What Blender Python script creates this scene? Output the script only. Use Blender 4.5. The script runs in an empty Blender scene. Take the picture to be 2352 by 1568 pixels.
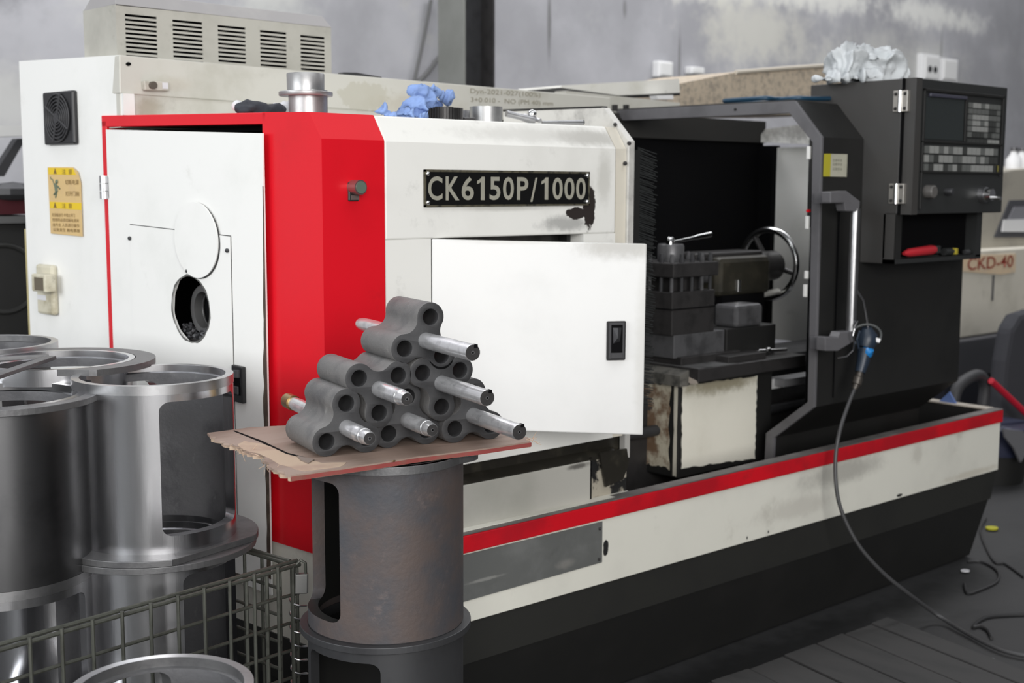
import bpy, bmesh, math, random
from mathutils import Vector, Matrix, noise

SC = bpy.context.scene
COL = SC.collection
random.seed(7)
PI = math.pi

# ---------------------------------------------------------------- camera, sky, lights, exposure
FPX, YAW, PITCH, ROLL, CAMH = 2926.77, math.radians(48.4873), math.radians(6.93608), math.radians(0.20713), 1.43
CF = Vector((math.cos(YAW) * math.cos(PITCH), math.sin(YAW) * math.cos(PITCH), -math.sin(PITCH)))
_r = Vector((math.sin(YAW), -math.cos(YAW), 0)); _u = _r.cross(CF)
CR = _r * math.cos(ROLL) + _u * math.sin(ROLL)
CU = _u * math.cos(ROLL) - _r * math.sin(ROLL)
CO = Vector((0, 0, CAMH))
cam = bpy.data.cameras.new('camera'); cam_o = bpy.data.objects.new('camera', cam); COL.objects.link(cam_o)
cam_o.matrix_world = Matrix(((CR.x, CU.x, -CF.x, 0), (CR.y, CU.y, -CF.y, 0), (CR.z, CU.z, -CF.z, CAMH), (0, 0, 0, 1)))
cam.sensor_width = 36; cam.sensor_fit = 'HORIZONTAL'; cam.lens = FPX / 2352 * 36
cam.clip_start = .05; cam.clip_end = 100
cam.dof.use_dof = True; cam.dof.focus_distance = 2.5; cam.dof.aperture_fstop = 5.0
SC.camera = cam_o

W = bpy.data.worlds.new('world'); SC.world = W; W.use_nodes = True
W.node_tree.nodes['Background'].inputs[0].default_value = (.92, .96, 1.0, 1)
W.node_tree.nodes['Background'].inputs[1].default_value = .22


def area(name, loc, target, sx, sy, watts, col=(1, 1, 1)):
    l = bpy.data.lights.new(name, 'AREA'); l.shape = 'RECTANGLE'; l.size = sx; l.size_y = sy; l.energy = watts; l.color = col
    o = bpy.data.objects.new(name, l); COL.objects.link(o); o.location = loc
    o.rotation_euler = (Vector(target) - Vector(loc)).to_track_quat('-Z', 'Y').to_euler()
    return o


area('window_light_front', (-2.3, -5.0, 2.9), (1.2, 2.4, 1.2), 5.2, 3.2, 620, (1, .985, .965))
area('window_light_left', (-4.8, 2.2, 2.7), (0, 2.4, 1.6), 5.0, 2.6, 275, (.95, .98, 1))
area('roof_light', (1.2, .2, 5.6), (1.4, .6, 0), 7.0, 2.2, 120, (.97, .98, 1))
area('added_wall_light', (6.0, 4.3, 5.9), (6.6, 6.2, 0), 13.0, 1.6, 450, (.98, .98, 1))  # added fill to brighten the back wall, no known skylight there

SC.view_settings.view_transform = 'Standard'; SC.view_settings.look = 'None'
SC.view_settings.exposure = 0.0; SC.view_settings.gamma = 1; SC.view_settings.use_curve_mapping = False


# ---------------------------------------------------------------- measuring: a pixel of the 2352x1568 frame to a point on a plane
def ray(x, y): return CF + CR * ((x - 1176) / FPX) - CU * ((y - 784) / FPX)
def at(x, y, axis, v):
    d = ray(x, y); i = 'XYZ'.index(axis)
    return CO + d * ((v - CO[i]) / d[i])
def onp(x, y, p0, n):
    d = ray(x, y); p0 = Vector(p0); n = Vector(n)
    return CO + d * ((p0 - CO).dot(n) / d.dot(n))
def dep(x, y, z): return CO + ray(x, y) * z


# ---------------------------------------------------------------- mesh builder
class G:
    def __init__(s): s.v = []; s.f = []
    def add(s, vs, fs):
        b = len(s.v); s.v += [Vector(p) for p in vs]; s.f += [[b + i for i in f] for f in fs]; return s
    def hexa(s, p):   # 4 bottom ccw, 4 top
        return s.add(p, [(3, 2, 1, 0), (4, 5, 6, 7), (0, 1, 5, 4), (1, 2, 6, 5), (2, 3, 7, 6), (3, 0, 4, 7)])
    def box(s, x0, x1, y0, y1, z0, z1):
        return s.hexa([(x0, y0, z0), (x1, y0, z0), (x1, y1, z0), (x0, y1, z0), (x0, y0, z1), (x1, y0, z1), (x1, y1, z1), (x0, y1, z1)])
    def obox(s, c, ax, ay, az, hx, hy, hz):   # oriented box, half sizes
        c = Vector(c); ax, ay, az = Vector(ax), Vector(ay), Vector(az)
        return s.hexa([c + ax * (hx * i) + ay * (hy * j) + az * (hz * k) for i, j, k in
                       ((-1, -1, -1), (1, -1, -1), (1, 1, -1), (-1, 1, -1), (-1, -1, 1), (1, -1, 1), (1, 1, 1), (-1, 1, 1))])
    def prism(s, poly, vec):
        vec = Vector(vec); n = len(poly); a = [Vector(p) for p in poly]
        return s.add(a + [p + vec for p in a], [list(range(n))[::-1], list(range(n, 2 * n))] + [(i, (i + 1) % n, n + (i + 1) % n, n + i) for i in range(n)])
    def loft(s, a, b):
        n = len(a)
        return s.add(list(a) + list(b), [list(range(n))[::-1], list(range(n, 2 * n))] + [(i, (i + 1) % n, n + (i + 1) % n, n + i) for i in range(n)])
    def tube(s, pts, r, n=10, caps=True, closed=False):
        P = [Vector(p) for p in pts]; m = len(P); rs = r if isinstance(r, (list, tuple)) else [r] * m
        rings = []; up = None
        for i in range(m):
            a = P[(i - 1) % m] if (closed or i > 0) else P[i]; b = P[(i + 1) % m] if (closed or i < m - 1) else P[i]
            t = (b - a).normalized()
            if up is None: up = t.orthogonal().normalized()
            else:
                up = up - t * up.dot(t); up = up.normalized() if up.length > 1e-6 else t.orthogonal().normalized()
            w = t.cross(up)
            rings.append([P[i] + up * (rs[i] * math.cos(2 * PI * k / n)) + w * (rs[i] * math.sin(2 * PI * k / n)) for k in range(n)])
        vs = [p for q in rings for p in q]; fs = []
        for i in range(m if closed else m - 1):
            j = (i + 1) % m
            for k in range(n):
                k2 = (k + 1) % n; fs.append((i * n + k, i * n + k2, j * n + k2, j * n + k))
        if caps and not closed:
            fs.append(list(range(n))[::-1]); fs.append([(m - 1) * n + k for k in range(n)])
        return s.add(vs, fs)
    def cyl(s, a, b, r, n=16): return s.tube([a, b], r, n)
    def lathe(s, prof, c, ax=(0, 0, 1), n=32, ex=None):   # closed profile [(r,h)] around axis
        c = Vector(c); ax = Vector(ax).normalized(); ex = Vector(ex).normalized() if ex else ax.orthogonal().normalized(); ey = ax.cross(ex)
        m = len(prof); vs = []
        for k in range(n):
            t = 2 * PI * k / n; d = ex * math.cos(t) + ey * math.sin(t)
            vs += [c + d * r + ax * h for r, h in prof]
        fs = []
        for k in range(n):
            k2 = (k + 1) % n
            for i in range(m):
                j = (i + 1) % m; fs.append((k * m + i, k2 * m + i, k2 * m + j, k * m + j))
        return s.add(vs, fs)
    def disc(s, c, ax, r, h, n=32, ex=None):
        c = Vector(c); ax = Vector(ax).normalized(); ex = Vector(ex).normalized() if ex else ax.orthogonal().normalized(); ey = ax.cross(ex)
        return s.prism([c + ex * (r * math.cos(2 * PI * k / n)) + ey * (r * math.sin(2 * PI * k / n)) for k in range(n)], ax * h)
    def ball(s, c, r, n=10):
        c = Vector(c); r = r if isinstance(r, (tuple, list)) else (r, r, r); m = n // 2
        vs = [c + Vector((0, 0, -r[2]))]
        for i in range(1, m):
            a = -PI / 2 + PI * i / m
            for k in range(n):
                b = 2 * PI * k / n; vs.append(c + Vector((r[0] * math.cos(a) * math.cos(b), r[1] * math.cos(a) * math.sin(b), r[2] * math.sin(a))))
        vs.append(c + Vector((0, 0, r[2]))); fs = []
        for k in range(n):
            k2 = (k + 1) % n
            fs.append((0, 1 + k2, 1 + k)); fs.append((len(vs) - 1, 1 + (m - 2) * n + k, 1 + (m - 2) * n + k2))
            for i in range(m - 2): fs.append((1 + i * n + k, 1 + i * n + k2, 1 + (i + 1) * n + k2, 1 + (i + 1) * n + k))
        return s.add(vs, fs)


def finish(o, m, parent, bevel, smooth):
    if m: o.data.materials.append(m)
    COL.objects.link(o)
    if parent is not None:
        o.parent = parent
        if parent.type == 'EMPTY': o.matrix_parent_inverse = Matrix.Translation(-parent.location) if parent.rotation_euler.z == 0 else Matrix.Identity(4)
    if bevel:
        b = o.modifiers.new('bevel', 'BEVEL'); b.width = bevel; b.segments = 2; b.limit_method = 'ANGLE'; b.angle_limit = math.radians(35)
    if smooth:
        o.data.shade_smooth(); o.data.set_sharp_from_angle(angle=math.radians(38))
    return o


def obj(name, g, m, parent=None, bevel=0, smooth=False):
    me = bpy.data.meshes.new(name); me.from_pydata(g.v, [], g.f); me.update()
    bm = bmesh.new(); bm.from_mesh(me); bmesh.ops.recalc_face_normals(bm, faces=bm.faces); bm.to_mesh(me); bm.free()
    return finish(bpy.data.objects.new(name, me), m, parent, bevel, smooth)


def empty(name, loc, label, cat, group=None):
    o = bpy.data.objects.new(name, None); COL.objects.link(o); o.location = loc; o.empty_display_size = .05
    return tag(o, label, cat, group)
def tag(o, label, cat=None, group=None):
    o['label'] = label
    if cat: o['category'] = cat
    if group: o['group'] = group
    return o
def struct(o): o['kind'] = 'structure'; return o
def stuff(o): o['kind'] = 'stuff'; return o


def text(name, body, m, parent, org, ux, uy, width, height, depth=.0006, bold=0.0, gap=1.0):
    """flat lettering: org = lower-left corner, fitted to width x height"""
    cu = bpy.data.curves.new('txt', 'FONT'); cu.body = body; cu.size = 1; cu.offset = bold; cu.resolution_u = 4; cu.space_character = gap
    t = bpy.data.objects.new('txt', cu); COL.objects.link(t)
    dg = bpy.context.evaluated_depsgraph_get(); dg.update()
    me = bpy.data.meshes.new_from_object(t.evaluated_get(dg)); bpy.data.objects.remove(t)
    xs = [v.co.x for v in me.vertices]; ys = [v.co.y for v in me.vertices]
    x0, x1, y0, y1 = min(xs), max(xs), min(ys), max(ys); ux = Vector(ux); uy = Vector(uy); nz = ux.cross(uy)
    for v in me.vertices:
        v.co = Vector(org) + ux * ((v.co.x - x0) / (x1 - x0) * width) + uy * ((v.co.y - y0) / (y1 - y0) * height) + nz * depth
    me.materials.clear(); me.name = name
    return finish(bpy.data.objects.new(name, me), m, parent, 0, False)


# ---------------------------------------------------------------- materials
def mat(name, col, rough=.5, metal=0.0, col2=None, scale=6.0, mix=(.45, .7), dirt=None, stains=(), bump=0.0, bscale=60.0, spec=.5, stretch=(1, 1, 1), emit=0, coat=0, island=False, soft=None, sscale=14):
    """col mixed with col2 by noise; dirt=(colour, amount 0-1, scale); stains=[(centre, radii, colour, strength, raggedness)]"""
    m = bpy.data.materials.new(name); m.use_nodes = True; nt = m.node_tree; N, L = nt.nodes, nt.links
    b = N['Principled BSDF']; b.inputs['Roughness'].default_value = rough; b.inputs['Metallic'].default_value = metal
    b.inputs['Specular IOR Level'].default_value = spec; b.inputs['Coat Weight'].default_value = coat
    if emit: b.inputs['Emission Color'].default_value = (*col, 1); b.inputs['Emission Strength'].default_value = emit
    b.inputs['Base Color'].default_value = (*col, 1)
    if not (col2 or dirt or stains or bump): return m
    tc = N.new('ShaderNodeTexCoord'); mp = N.new('ShaderNodeMapping'); mp.inputs['Scale'].default_value = stretch
    if island:
        oi = N.new('ShaderNodeObjectInfo'); cm = N.new('ShaderNodeCombineXYZ'); mu = N.new('ShaderNodeMath'); mu.operation = 'MULTIPLY'; mu.inputs[1].default_value = 17
        L.new(oi.outputs['Random'], mu.inputs[0]); L.new(mu.outputs[0], cm.inputs[0]); L.new(mu.outputs[0], cm.inputs[2]); L.new(cm.outputs[0], mp.inputs['Location'])
    L.new(tc.outputs['Object'], mp.inputs['Vector'])
    P = mp.outputs[0]
    def noi(sc, det=6, rg=.6):
        n = N.new('ShaderNodeTexNoise'); n.inputs['Scale'].default_value = sc; n.inputs['Detail'].default_value = det; n.inputs['Roughness'].default_value = rg
        L.new(P, n.inputs['Vector']); return n
    def mrange(src, a, c, lo=0.0, hi=1.0):
        n = N.new('ShaderNodeMapRange'); n.inputs[1].default_value = a; n.inputs[2].default_value = c; n.inputs[3].default_value = lo; n.inputs[4].default_value = hi
        n.interpolation_type = 'SMOOTHSTEP'; L.new(src, n.inputs[0]); return n.outputs[0]
    def mixc(fac, a, bb):
        n = N.new('ShaderNodeMix'); n.data_type = 'RGBA'; L.new(fac, n.inputs[0])
        if isinstance(a, tuple): n.inputs[6].default_value = (*a, 1)
        else: L.new(a, n.inputs[6])
        n.inputs[7].default_value = (*bb, 1); return n.outputs[2]
    cur = col
    if col2: cur = mixc(mrange(noi(scale).outputs[0], *mix), cur, col2)
    if dirt:
        dc, am, ds = dirt
        cur = mixc(mrange(noi(ds, 9, .7).outputs[0], .64 - .2 * am, .82 - .1 * am, 0, min(1, .4 + am)), cur, dc)
    if stains:
        nd = noi(sscale, 8, .65); nf = noi(sscale * 4, 5, .6)
        for c, rad, sc, st, rag in stains:
            sb = N.new('ShaderNodeVectorMath'); sb.operation = 'SUBTRACT'; L.new(tc.outputs['Object'], sb.inputs[0]); sb.inputs[1].default_value = c
            dv = N.new('ShaderNodeVectorMath'); dv.operation = 'DIVIDE'; L.new(sb.outputs[0], dv.inputs[0]); dv.inputs[1].default_value = rad
            ln = N.new('ShaderNodeVectorMath'); ln.operation = 'LENGTH'; L.new(dv.outputs[0], ln.inputs[0])
            a1 = N.new('ShaderNodeMath'); a1.operation = 'MULTIPLY_ADD'; L.new(nd.outputs[0], a1.inputs[0]); a1.inputs[1].default_value = 1.6 * rag; a1.inputs[2].default_value = -.8 * rag
            a2 = N.new('ShaderNodeMath'); a2.operation = 'ADD'; L.new(ln.outputs[1], a2.inputs[0]); L.new(a1.outputs[0], a2.inputs[1])
            a3 = N.new('ShaderNodeMath'); a3.operation = 'MULTIPLY_ADD'; L.new(nf.outputs[0], a3.inputs[0]); a3.inputs[1].default_value = .8 * rag; L.new(a2.outputs[0], a3.inputs[2])
            sf = soft if soft and rag > .55 else (.12 if rag > .55 else .7)
            cur = mixc(mrange(a3.outputs[0], 1.0 + .3 * rag, 1.0 + .3 * rag - sf, 0, st), cur, sc)
    if not isinstance(cur, tuple): L.new(cur, b.inputs['Base Color'])
    if bump:
        bp = N.new('ShaderNodeBump'); bp.inputs['Strength'].default_value = bump; bp.inputs['Distance'].default_value = .01
        L.new(noi(bscale, 5).outputs[0], bp.inputs['Height']); L.new(bp.outputs[0], b.inputs['Normal'])
    return m


def lin(r, g, b): return tuple(((c / 255) / 12.92 if c / 255 < .04045 else ((c / 255 + .055) / 1.055) ** 2.4) for c in (r, g, b))


WHITE = (.80, .80, .78); GREY_DIRT = (.22, .21, .18)
m_white = mat('white_paint', WHITE, .42, 0, (.74, .745, .72), 3, dirt=((.45, .44, .40), .12, 5), bump=.03, bscale=25)
m_door = mat('white_door_paint', (.74, .74, .73), .4, 0, (.69, .69, .68), 3, dirt=((.6, .59, .56), .1, 4),
             stains=[((2.27, 2.16, 1.29), (.16, .2, .055), (.42, .41, .38), .75, .35), ((2.33, 2.13, 1.0), (.035, .2, .34), (.5, .49, .45), .4, .3), ((2.05, 2.28, 1.3), (.2, .2, .012), (.55, .54, .5), .5, .2)])
m_head = mat('white_headstock_paint', (.78, .775, .74), .42, 0, (.73, .725, .69), 4, dirt=((.46, .455, .43), .3, 11),
             stains=[((2.42, 2.4, 1.56), (.2, .12, .035), (.36, .35, .32), .75, .4), ((2.2, 2.42, 1.56), (.36, .1, .03), (.5, .49, .46), .5, .5),
                     ((2.31, 2.4, 1.335), (.12, .05, .028), (.3, .3, .29), .75, .55), ((2.45, 2.4, 1.45), (.04, .06, .1), (.45, .44, .4), .5, .4),
                     ((2.395, 2.4, 1.375), (.026, .05, .062), (.028, .022, .02), 1, .6), ((2.35, 2.4, 1.36), (.04, .05, .016), (.028, .022, .02), 1, .6),
                     ((2.1, 2.4, 1.375), (.2, .05, .01), (.45, .44, .4), .5, .3)])
m_beam = mat('cream_beam_paint', (.54, .53, .48), .5, 0, (.45, .44, .385), 5, dirt=(GREY_DIRT, .3, 9),
             stains=[((1.56, 3.22, 1.63), (.05, .1, .05), (.33, .29, .22), .7, .5), ((1.62, 3.22, 1.7), (.09, .1, .03), (.45, .42, .35), .5, .4),
                     ((2.45, 3.22, 1.68), (.25, .1, .05), (.42, .38, .3), .5, .5), ((2.25, 3.2, 1.7), (.1, .1, .05), (.4, .38, .3), .5, .6), ((3.2, 3.2, 1.66), (.4, .1, .06), (.42, .4, .35), .6, .5)])
m_louver = mat('louver_paint', (.43, .42, .375), .5, 0, (.36, .35, .31), 7, dirt=(GREY_DIRT, .3, 12))
m_capgrey = mat('grey_cap_paint', (.30, .29, .29), .5, 0, (.36, .35, .34), 4)
m_tray = mat('tray_paint', (.70, .69, .62), .42, 0, (.62, .61, .55), 2.5, dirt=((.35, .33, .28), .3, 4),
             stains=[((3.55, 2.36, .5), (.32, .1, .06), (.32, .31, .28), .7, .35), ((3.3, 2.36, .42), (.3, .1, .05), (.5, .48, .43), .6, .5), ((4.4, 2.36, .37), (.3, .1, .02), (.5, .46, .38), .6, .5),
                     (tuple(at(1391, 1258, 'Y', 2.36)), (.012, .05, .026), (.02, .02, .02), 1, .6), ((3.155, 2.36, .368), (.006, .05, .008), (.02, .02, .02), 1, .4), ((3.05, 2.36, .368), (.006, .05, .008), (.02, .02, .02), 1, .4),
                     ((3.9, 2.36, .365), (.02, .05, .006), (.02, .02, .02), 1, .6), ((4.0, 2.36, .5), (.05, .05, .05), (.45, .43, .38), .5, .5)])
m_red = mat('red_paint', (.66, .004, .014), .36, 0, (.60, .004, .012), 3, dirt=((.36, .01, .02), .12, 6), spec=.55)
m_redstripe = mat('red_stripe_paint', (.60, .005, .014), .42, 0, (.40, .006, .014), 3, mix=(.4, .62), dirt=((.16, .02, .02), .45, 5))
m_black = mat('black_paint', (.0085, .0085, .008), .6, 0, (.012, .0115, .011), 4)
m_blackband = mat('charcoal_band_paint', (.020, .020, .018), .5, 0, (.016, .016, .015), 3)
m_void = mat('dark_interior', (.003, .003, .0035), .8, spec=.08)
m_hood = mat('charcoal_hood_paint', (.016, .0158, .0152), .5, 0, (.0125, .0125, .012), 5, dirt=((.030, .030, .028), .15, 9), bump=.04, bscale=160, spec=.35)
m_hoodrim = mat('grey_hood_rim_paint', (.115, .113, .12), .45, 0, (.085, .083, .088), 6, bump=.03, bscale=120)
m_boxtop = mat('charcoal_box_paint', (.042, .040, .038), .5, 0, (.043, .042, .041), 6, bump=.05, bscale=200)
m_panelblk = mat('panel_black', (.022, .023, .023), .45)
m_screen = mat('screen_glass', (.025, .03, .03), .18)
m_key = mat('pale_key', (.25, .255, .245), .5); m_key2 = mat('grey_key', (.11, .115, .11), .5); m_keyd = mat('dark_key', (.04, .042, .04), .5)
m_chrome = mat('polished_steel', (.72, .72, .72), .16, 1)
m_steel = mat('machined_steel', (.66, .66, .68), .24, 1, (.54, .54, .55), 14, stretch=(1, 1, .1), bump=.03, bscale=90)
m_steelrim = mat('turned_rim_steel', (.50, .50, .51), .33, 1, (.42, .42, .43), 30)
m_castface = mat('grey_cast_steel', (.16, .16, .163), .48, .7, (.12, .12, .125), 18, dirt=((.26, .26, .26), .15, 40), bump=.06, bscale=120)
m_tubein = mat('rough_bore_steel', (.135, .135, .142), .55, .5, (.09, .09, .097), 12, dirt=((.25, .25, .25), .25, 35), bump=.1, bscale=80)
m_rust = mat('rusted_steel', (.100, .077, .070), .6, .3, (.064, .066, .075), 7, mix=(.34, .68), dirt=((.20, .15, .135), .3, 16), stains=[((0, 0, .33), (.3, .3, .06), (.03, .03, .034), .8, .5)], bump=.1, bscale=90)
m_dark_steel = mat('dark_steel', (.065, .066, .07), .5, .6, (.05, .05, .054), 12)
m_iron = mat('oily_cast_iron', (.040, .038, .038), .42, .3, (.026, .025, .025), 14, dirt=((.085, .08, .078), .25, 25), bump=.08, bscale=60)
m_irongrey = mat('worn_cast_iron', (.12, .12, .125), .4, .4, (.07, .07, .073), 16)
m_cast = mat('phosphated_casting', (.150, .146, .143), .55, .2, (.095, .094, .096), 14, dirt=((.33, .325, .31), .35, 26), bump=.16, bscale=190, island=True)
m_castdark = mat('casting_end_face', (.036, .036, .038), .6, .15, (.028, .028, .03), 30, dirt=((.15, .15, .145), .2, 60), bump=.08, bscale=200, island=True)
m_rod = mat('ground_shaft_steel', (.70, .70, .71), .25, .72, (.5, .5, .51), 40, dirt=((.3, .3, .31), .2, 60), island=True)
m_turned = mat('turned_grey_steel', (.42, .42, .42), .42, .8, (.33, .33, .335), 20, bump=.03, bscale=80)
m_brass = mat('dull_brass', (.36, .24, .10), .35, 1)
m_ply = mat('weathered_plywood', (.30, .225, .185), .7, 0, (.235, .165, .13), 5, mix=(.38, .62), dirt=((.12, .085, .07), .35, 8), stretch=(.5, 2.5, 1), bump=.05, bscale=90)
m_plytop = mat('torn_veneer', (.44, .33, .24), .75, 0, (.36, .25, .19), 12)
m_plyred = mat('red_plywood_edge', (.26, .05, .045), .7, 0, (.2, .08, .06), 20)
m_wire = mat('galvanised_wire', (.085, .088, .075), .5, .4, (.055, .056, .047), 25)
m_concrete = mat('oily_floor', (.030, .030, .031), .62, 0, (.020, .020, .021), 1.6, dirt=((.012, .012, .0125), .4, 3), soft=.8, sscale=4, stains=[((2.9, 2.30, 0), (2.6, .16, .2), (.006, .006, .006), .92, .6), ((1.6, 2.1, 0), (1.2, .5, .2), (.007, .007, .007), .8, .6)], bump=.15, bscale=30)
m_plank = mat('grey_floor_plank', (.040, .039, .039), .7, 0, (.030, .030, .0305), 4, dirt=((.018, .018, .018), .25, 7), bump=.1, bscale=60, stretch=(3, 1, 1), island=True)
m_rub = mat('black_plastic', (.012, .012, .013), .35)
m_rubsoft = mat('dark_rubber', (.035, .035, .038), .6)
m_blue_rag = mat('blue_cloth', (.23, .34, .62), .9, 0, (.19, .28, .53), 20, bump=.15, bscale=260)
m_grey_rag = mat('pale_grey_cloth', (.56, .585, .60), .9, 0, (.45, .475, .49), 15, bump=.15, bscale=200)
m_dark_rag = mat('charcoal_cloth', (.030, .033, .042), .95, 0, (.045, .048, .058), 30, bump=.2, bscale=260)
m_lint = mat('white_cloth', (.62, .62, .64), .95)
m_yellow = mat('sticker_yellow', (.72, .50, .015), .5); m_tan = mat('sticker_tan', (.62, .44, .20), .55, 0, (.58, .41, .2), 20)
m_ink = mat('brown_ink', (.20, .12, .03), .6); m_inkgreen = mat('green_ink', (.12, .15, .10), .6)
m_plateblk = mat('nameplate_black', (.006, .006, .006), .3)
m_letter = mat('nameplate_silver', (.36, .35, .29), .4, .2, (.42, .40, .33), 15)
m_brasstrim = mat('worn_trim', (.22, .20, .14), .4, .7, (.06, .06, .05), 60)
m_wall = None


# ---------------------------------------------------------------- the left end plane of the lathe (turned 6 degrees from square)
TH = math.radians(6.0); LP0 = Vector((1.563, 2.40, 0)); LD = Vector((-math.sin(TH), math.cos(TH), 0)); LN = Vector((-math.cos(TH), -math.sin(TH), 0))
def Lp(s, z, off=0.0): return LP0 + LD * s + LN * off + Vector((0, 0, z))
def lpx(x, y, off=0.0):
    q = onp(x, y, LP0 + LN * off, LN); return (q - LP0).dot(LD), q.z
def lbox(g, s0, s1, z0, z1, o0, o1):
    """box on the left end plane between offsets o0 (inner) and o1 (outer)"""
    return g.hexa([Lp(s0, z0, o1), Lp(s0, z0, o0), Lp(s1, z0, o0), Lp(s1, z0, o1), Lp(s0, z1, o1), Lp(s0, z1, o0), Lp(s1, z1, o0), Lp(s1, z1, o1)])
def LX(y): return 1.563 - (y - 2.4) * math.tan(TH)

# ================================================================ the setting
m_wall = mat('limewashed_wall', (.44, .44, .465), .9, 0, (.34, .34, .36), 1.1, mix=(.36, .66), dirt=((.53, .525, .48), .42, 1.6), bump=.25, bscale=6, soft=.75, sscale=2.2,
             stains=[((9.3, 7, 3.15), (2.0, .6, .22), (.78, .78, .73), .85, .8), ((11.8, 7, 3.15), (1.5, .6, .22), (.80, .80, .76), .85, .8), ((8.1, 7, 3.05), (1.1, .6, .18), (.72, .72, .66), .8, .8),
                     ((9.0, 7, 2.75), (1.2, .6, .4), (.62, .61, .54), .7, .8), ((11.2, 7, 2.6), (1.8, .6, .5), (.55, .55, .51), .6, .8), ((4.2, 7, 2.65), (.5, .6, .5), (.55, .56, .52), .6, .7),
                     ((6.55, 7, 2.62), (.03, .5, .42), (.15, .15, .15), .8, .5), ((8.0, 7, 2.45), (.026, .5, .40), (.17, .17, .17), .8, .5), ((6.35, 7, 2.98), (.3, .5, .04), (.22, .22, .21), .7, .8),
                     ((7.3, 7, 2.9), (.5, .5, .035), (.28, .28, .28), .6, .8), ((7.35, 7, 2.80), (.035, .5, .11), (.17, .17, .17), .7, .5), ((6.9, 7, 3.3), (.9, .6, .2), (.60, .585, .53), .7, .8), ((2.6, 7, 1.9), (.6, .6, .25), (.55, .55, .52), .6, .7), ((2.1, 7, 2.6), (.9, .6, .55), (.19, .19, .205), .8, .6),
                     ((3.0, 7, 2.9), (.25, .5, .8), (.60, .60, .56), .5, .8), ((12.0, 7, 2.7), (.03, .5, .6), (.2, .2, .2), .6, .6)])
struct(obj('floor', G().box(-7, 18, -7, 7.2, -.1, 0), m_concrete))
struct(obj('wall_back', G().box(-7, 18, 7.0, 7.2, 0, 6), m_wall))
struct(obj('wall_right', G().box(17.8, 18, -7, 7.0, 0, 6), m_wall))
m_wallside = mat('dim_wall', (.16, .16, .165), .9)
struct(obj('wall_left', G().box(-7.2, -7, -7, 7.2, 0, 6), m_wallside))
struct(obj('wall_front', G().box(-7, 18, -7.2, -7, 0, 6), m_wallside))

# steel column in front of the back wall
e = empty('steel_column', (5.29, 6.3, 0), 'grey steel building column with shade painted into its web standing before the back wall', 'column')
m_colgrey = mat('column_paint', (.20, .205, .19), .6, 0, (.17, .175, .16), 3)
obj('flange', G().box(5.163, 5.178, 6.3, 6.56, 0, 5.9), m_colgrey, e)
obj('web', G().box(5.178, 5.405, 6.42, 6.435, 0, 5.9), m_dark_steel, e)  # web and right flange coloured dark for the shade between the flanges
obj('flange', G().box(5.405, 5.42, 6.3, 6.56, 0, 5.9), m_iron, e)
obj('base_plate', G().box(5.08, 5.5, 6.2, 6.64, 0, .02), m_dark_steel, e)
# two drooping cables left of the column
for nm, a, b, lab in (('wall_cable', (990, 0), (948, 200), 'thin grey cable hanging down the back wall, the steeper of two by the column'),
                      ('wall_cable', (1010, 128), (950, 196), 'thin grey cable running slantwise to the column foot, lower of the two')):
    A = at(*a, 'Y', 6.97); B = at(*b, 'Y', 6.97)
    pts = [A.lerp(B, t) + Vector((0, 0, -.02 * math.sin(PI * t))) for t in [i / 8 for i in range(9)]]
    tag(obj(nm, G().tube(pts, .014, 6), mat('cable_grey', (.13, .13, .13), .7)), lab, 'cable')
# white switch boxes on the back wall
m_sw = mat('white_plastic', (.82, .82, .82), .5)
def wallbox(px0, py0, px1, py1, lab, holes=0):
    a = at(px0, py0, 'Y', 6.93); b = at(px1, py1, 'Y', 6.93)
    e = empty('switch_box', ((a.x + b.x) / 2, 7.0, b.z), lab, 'switch box', 'white boxes on the back wall')
    obj('case', G().box(a.x, b.x, 6.93, 7.0, b.z, a.z), m_sw, e, bevel=.01)
    w = b.x - a.x; h = a.z - b.z
    obj('cover', G().box(a.x + .12 * w, b.x - .12 * w, 6.915, 6.935, b.z + .1 * h, a.z - .1 * h), mat('white_cover', (.74, .74, .73), .5), e, bevel=.006)
    for i in range(holes):
        obj('socket_hole', G().cyl((a.x + w * (.35 + .3 * i), 6.912, b.z + h * .45), (a.x + w * (.35 + .3 * i), 6.93, b.z + h * .45), .035, 10), m_dark_steel, e)
wallbox(1513, 139, 1546, 179, 'white switch box on back wall above the low cream panel, taller of the left two')
wallbox(1588, 152, 1619, 172, 'small white switch box on back wall, wider than tall')
wallbox(2120, 122, 2158, 190, 'tall white socket box on wall above the control cabinet', 2)
wallbox(2163, 132, 2199, 190, 'white switch box with grey stripe right of the tall socket box')

# ================================================================ THE LATHE
LA = empty('lathe', (3.0, 2.9, 0), 'white and red metalworking lathe with charcoal sliding hood and long tray', 'lathe')
X0 = 1.50
# --- base and chip tray
def endx(y): return LX(y) + .004
g = G(); yb = 3.55
g.hexa([(endx(2.372), 2.372, .356), (2.56, 2.372, .356), (2.56, yb, .356), (endx(yb), yb, .356), (endx(2.372), 2.372, .585), (2.56, 2.372, .585), (2.56, yb, .585), (endx(yb), yb, .585)])
obj('headstock_base', g, m_tray, LA)
g = G().prism([(1.59, 2.36, .356), (4.587, 2.36, .356), (4.587, 2.36, .54), (1.59, 2.36, .54)], (0, .012, 0))
obj('tray_front', g, m_tray, LA)
g = G().prism([(2.56, 2.36, .535), (2.56, 2.36, .585), (2.56, 2.396, .585), (2.56, 2.396, .535)], (4.597 - 2.56, 0, 0))
g = G().hexa([(1.575, 2.354, .533), (4.597, 2.354, .541), (4.597, 2.396, .541), (1.575, 2.396, .533), (1.575, 2.354, .578), (4.597, 2.354, .588), (4.597, 2.396, .588), (1.575, 2.396, .578)])
obj('tray_stripe', g, m_redstripe, LA, bevel=.003)
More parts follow.
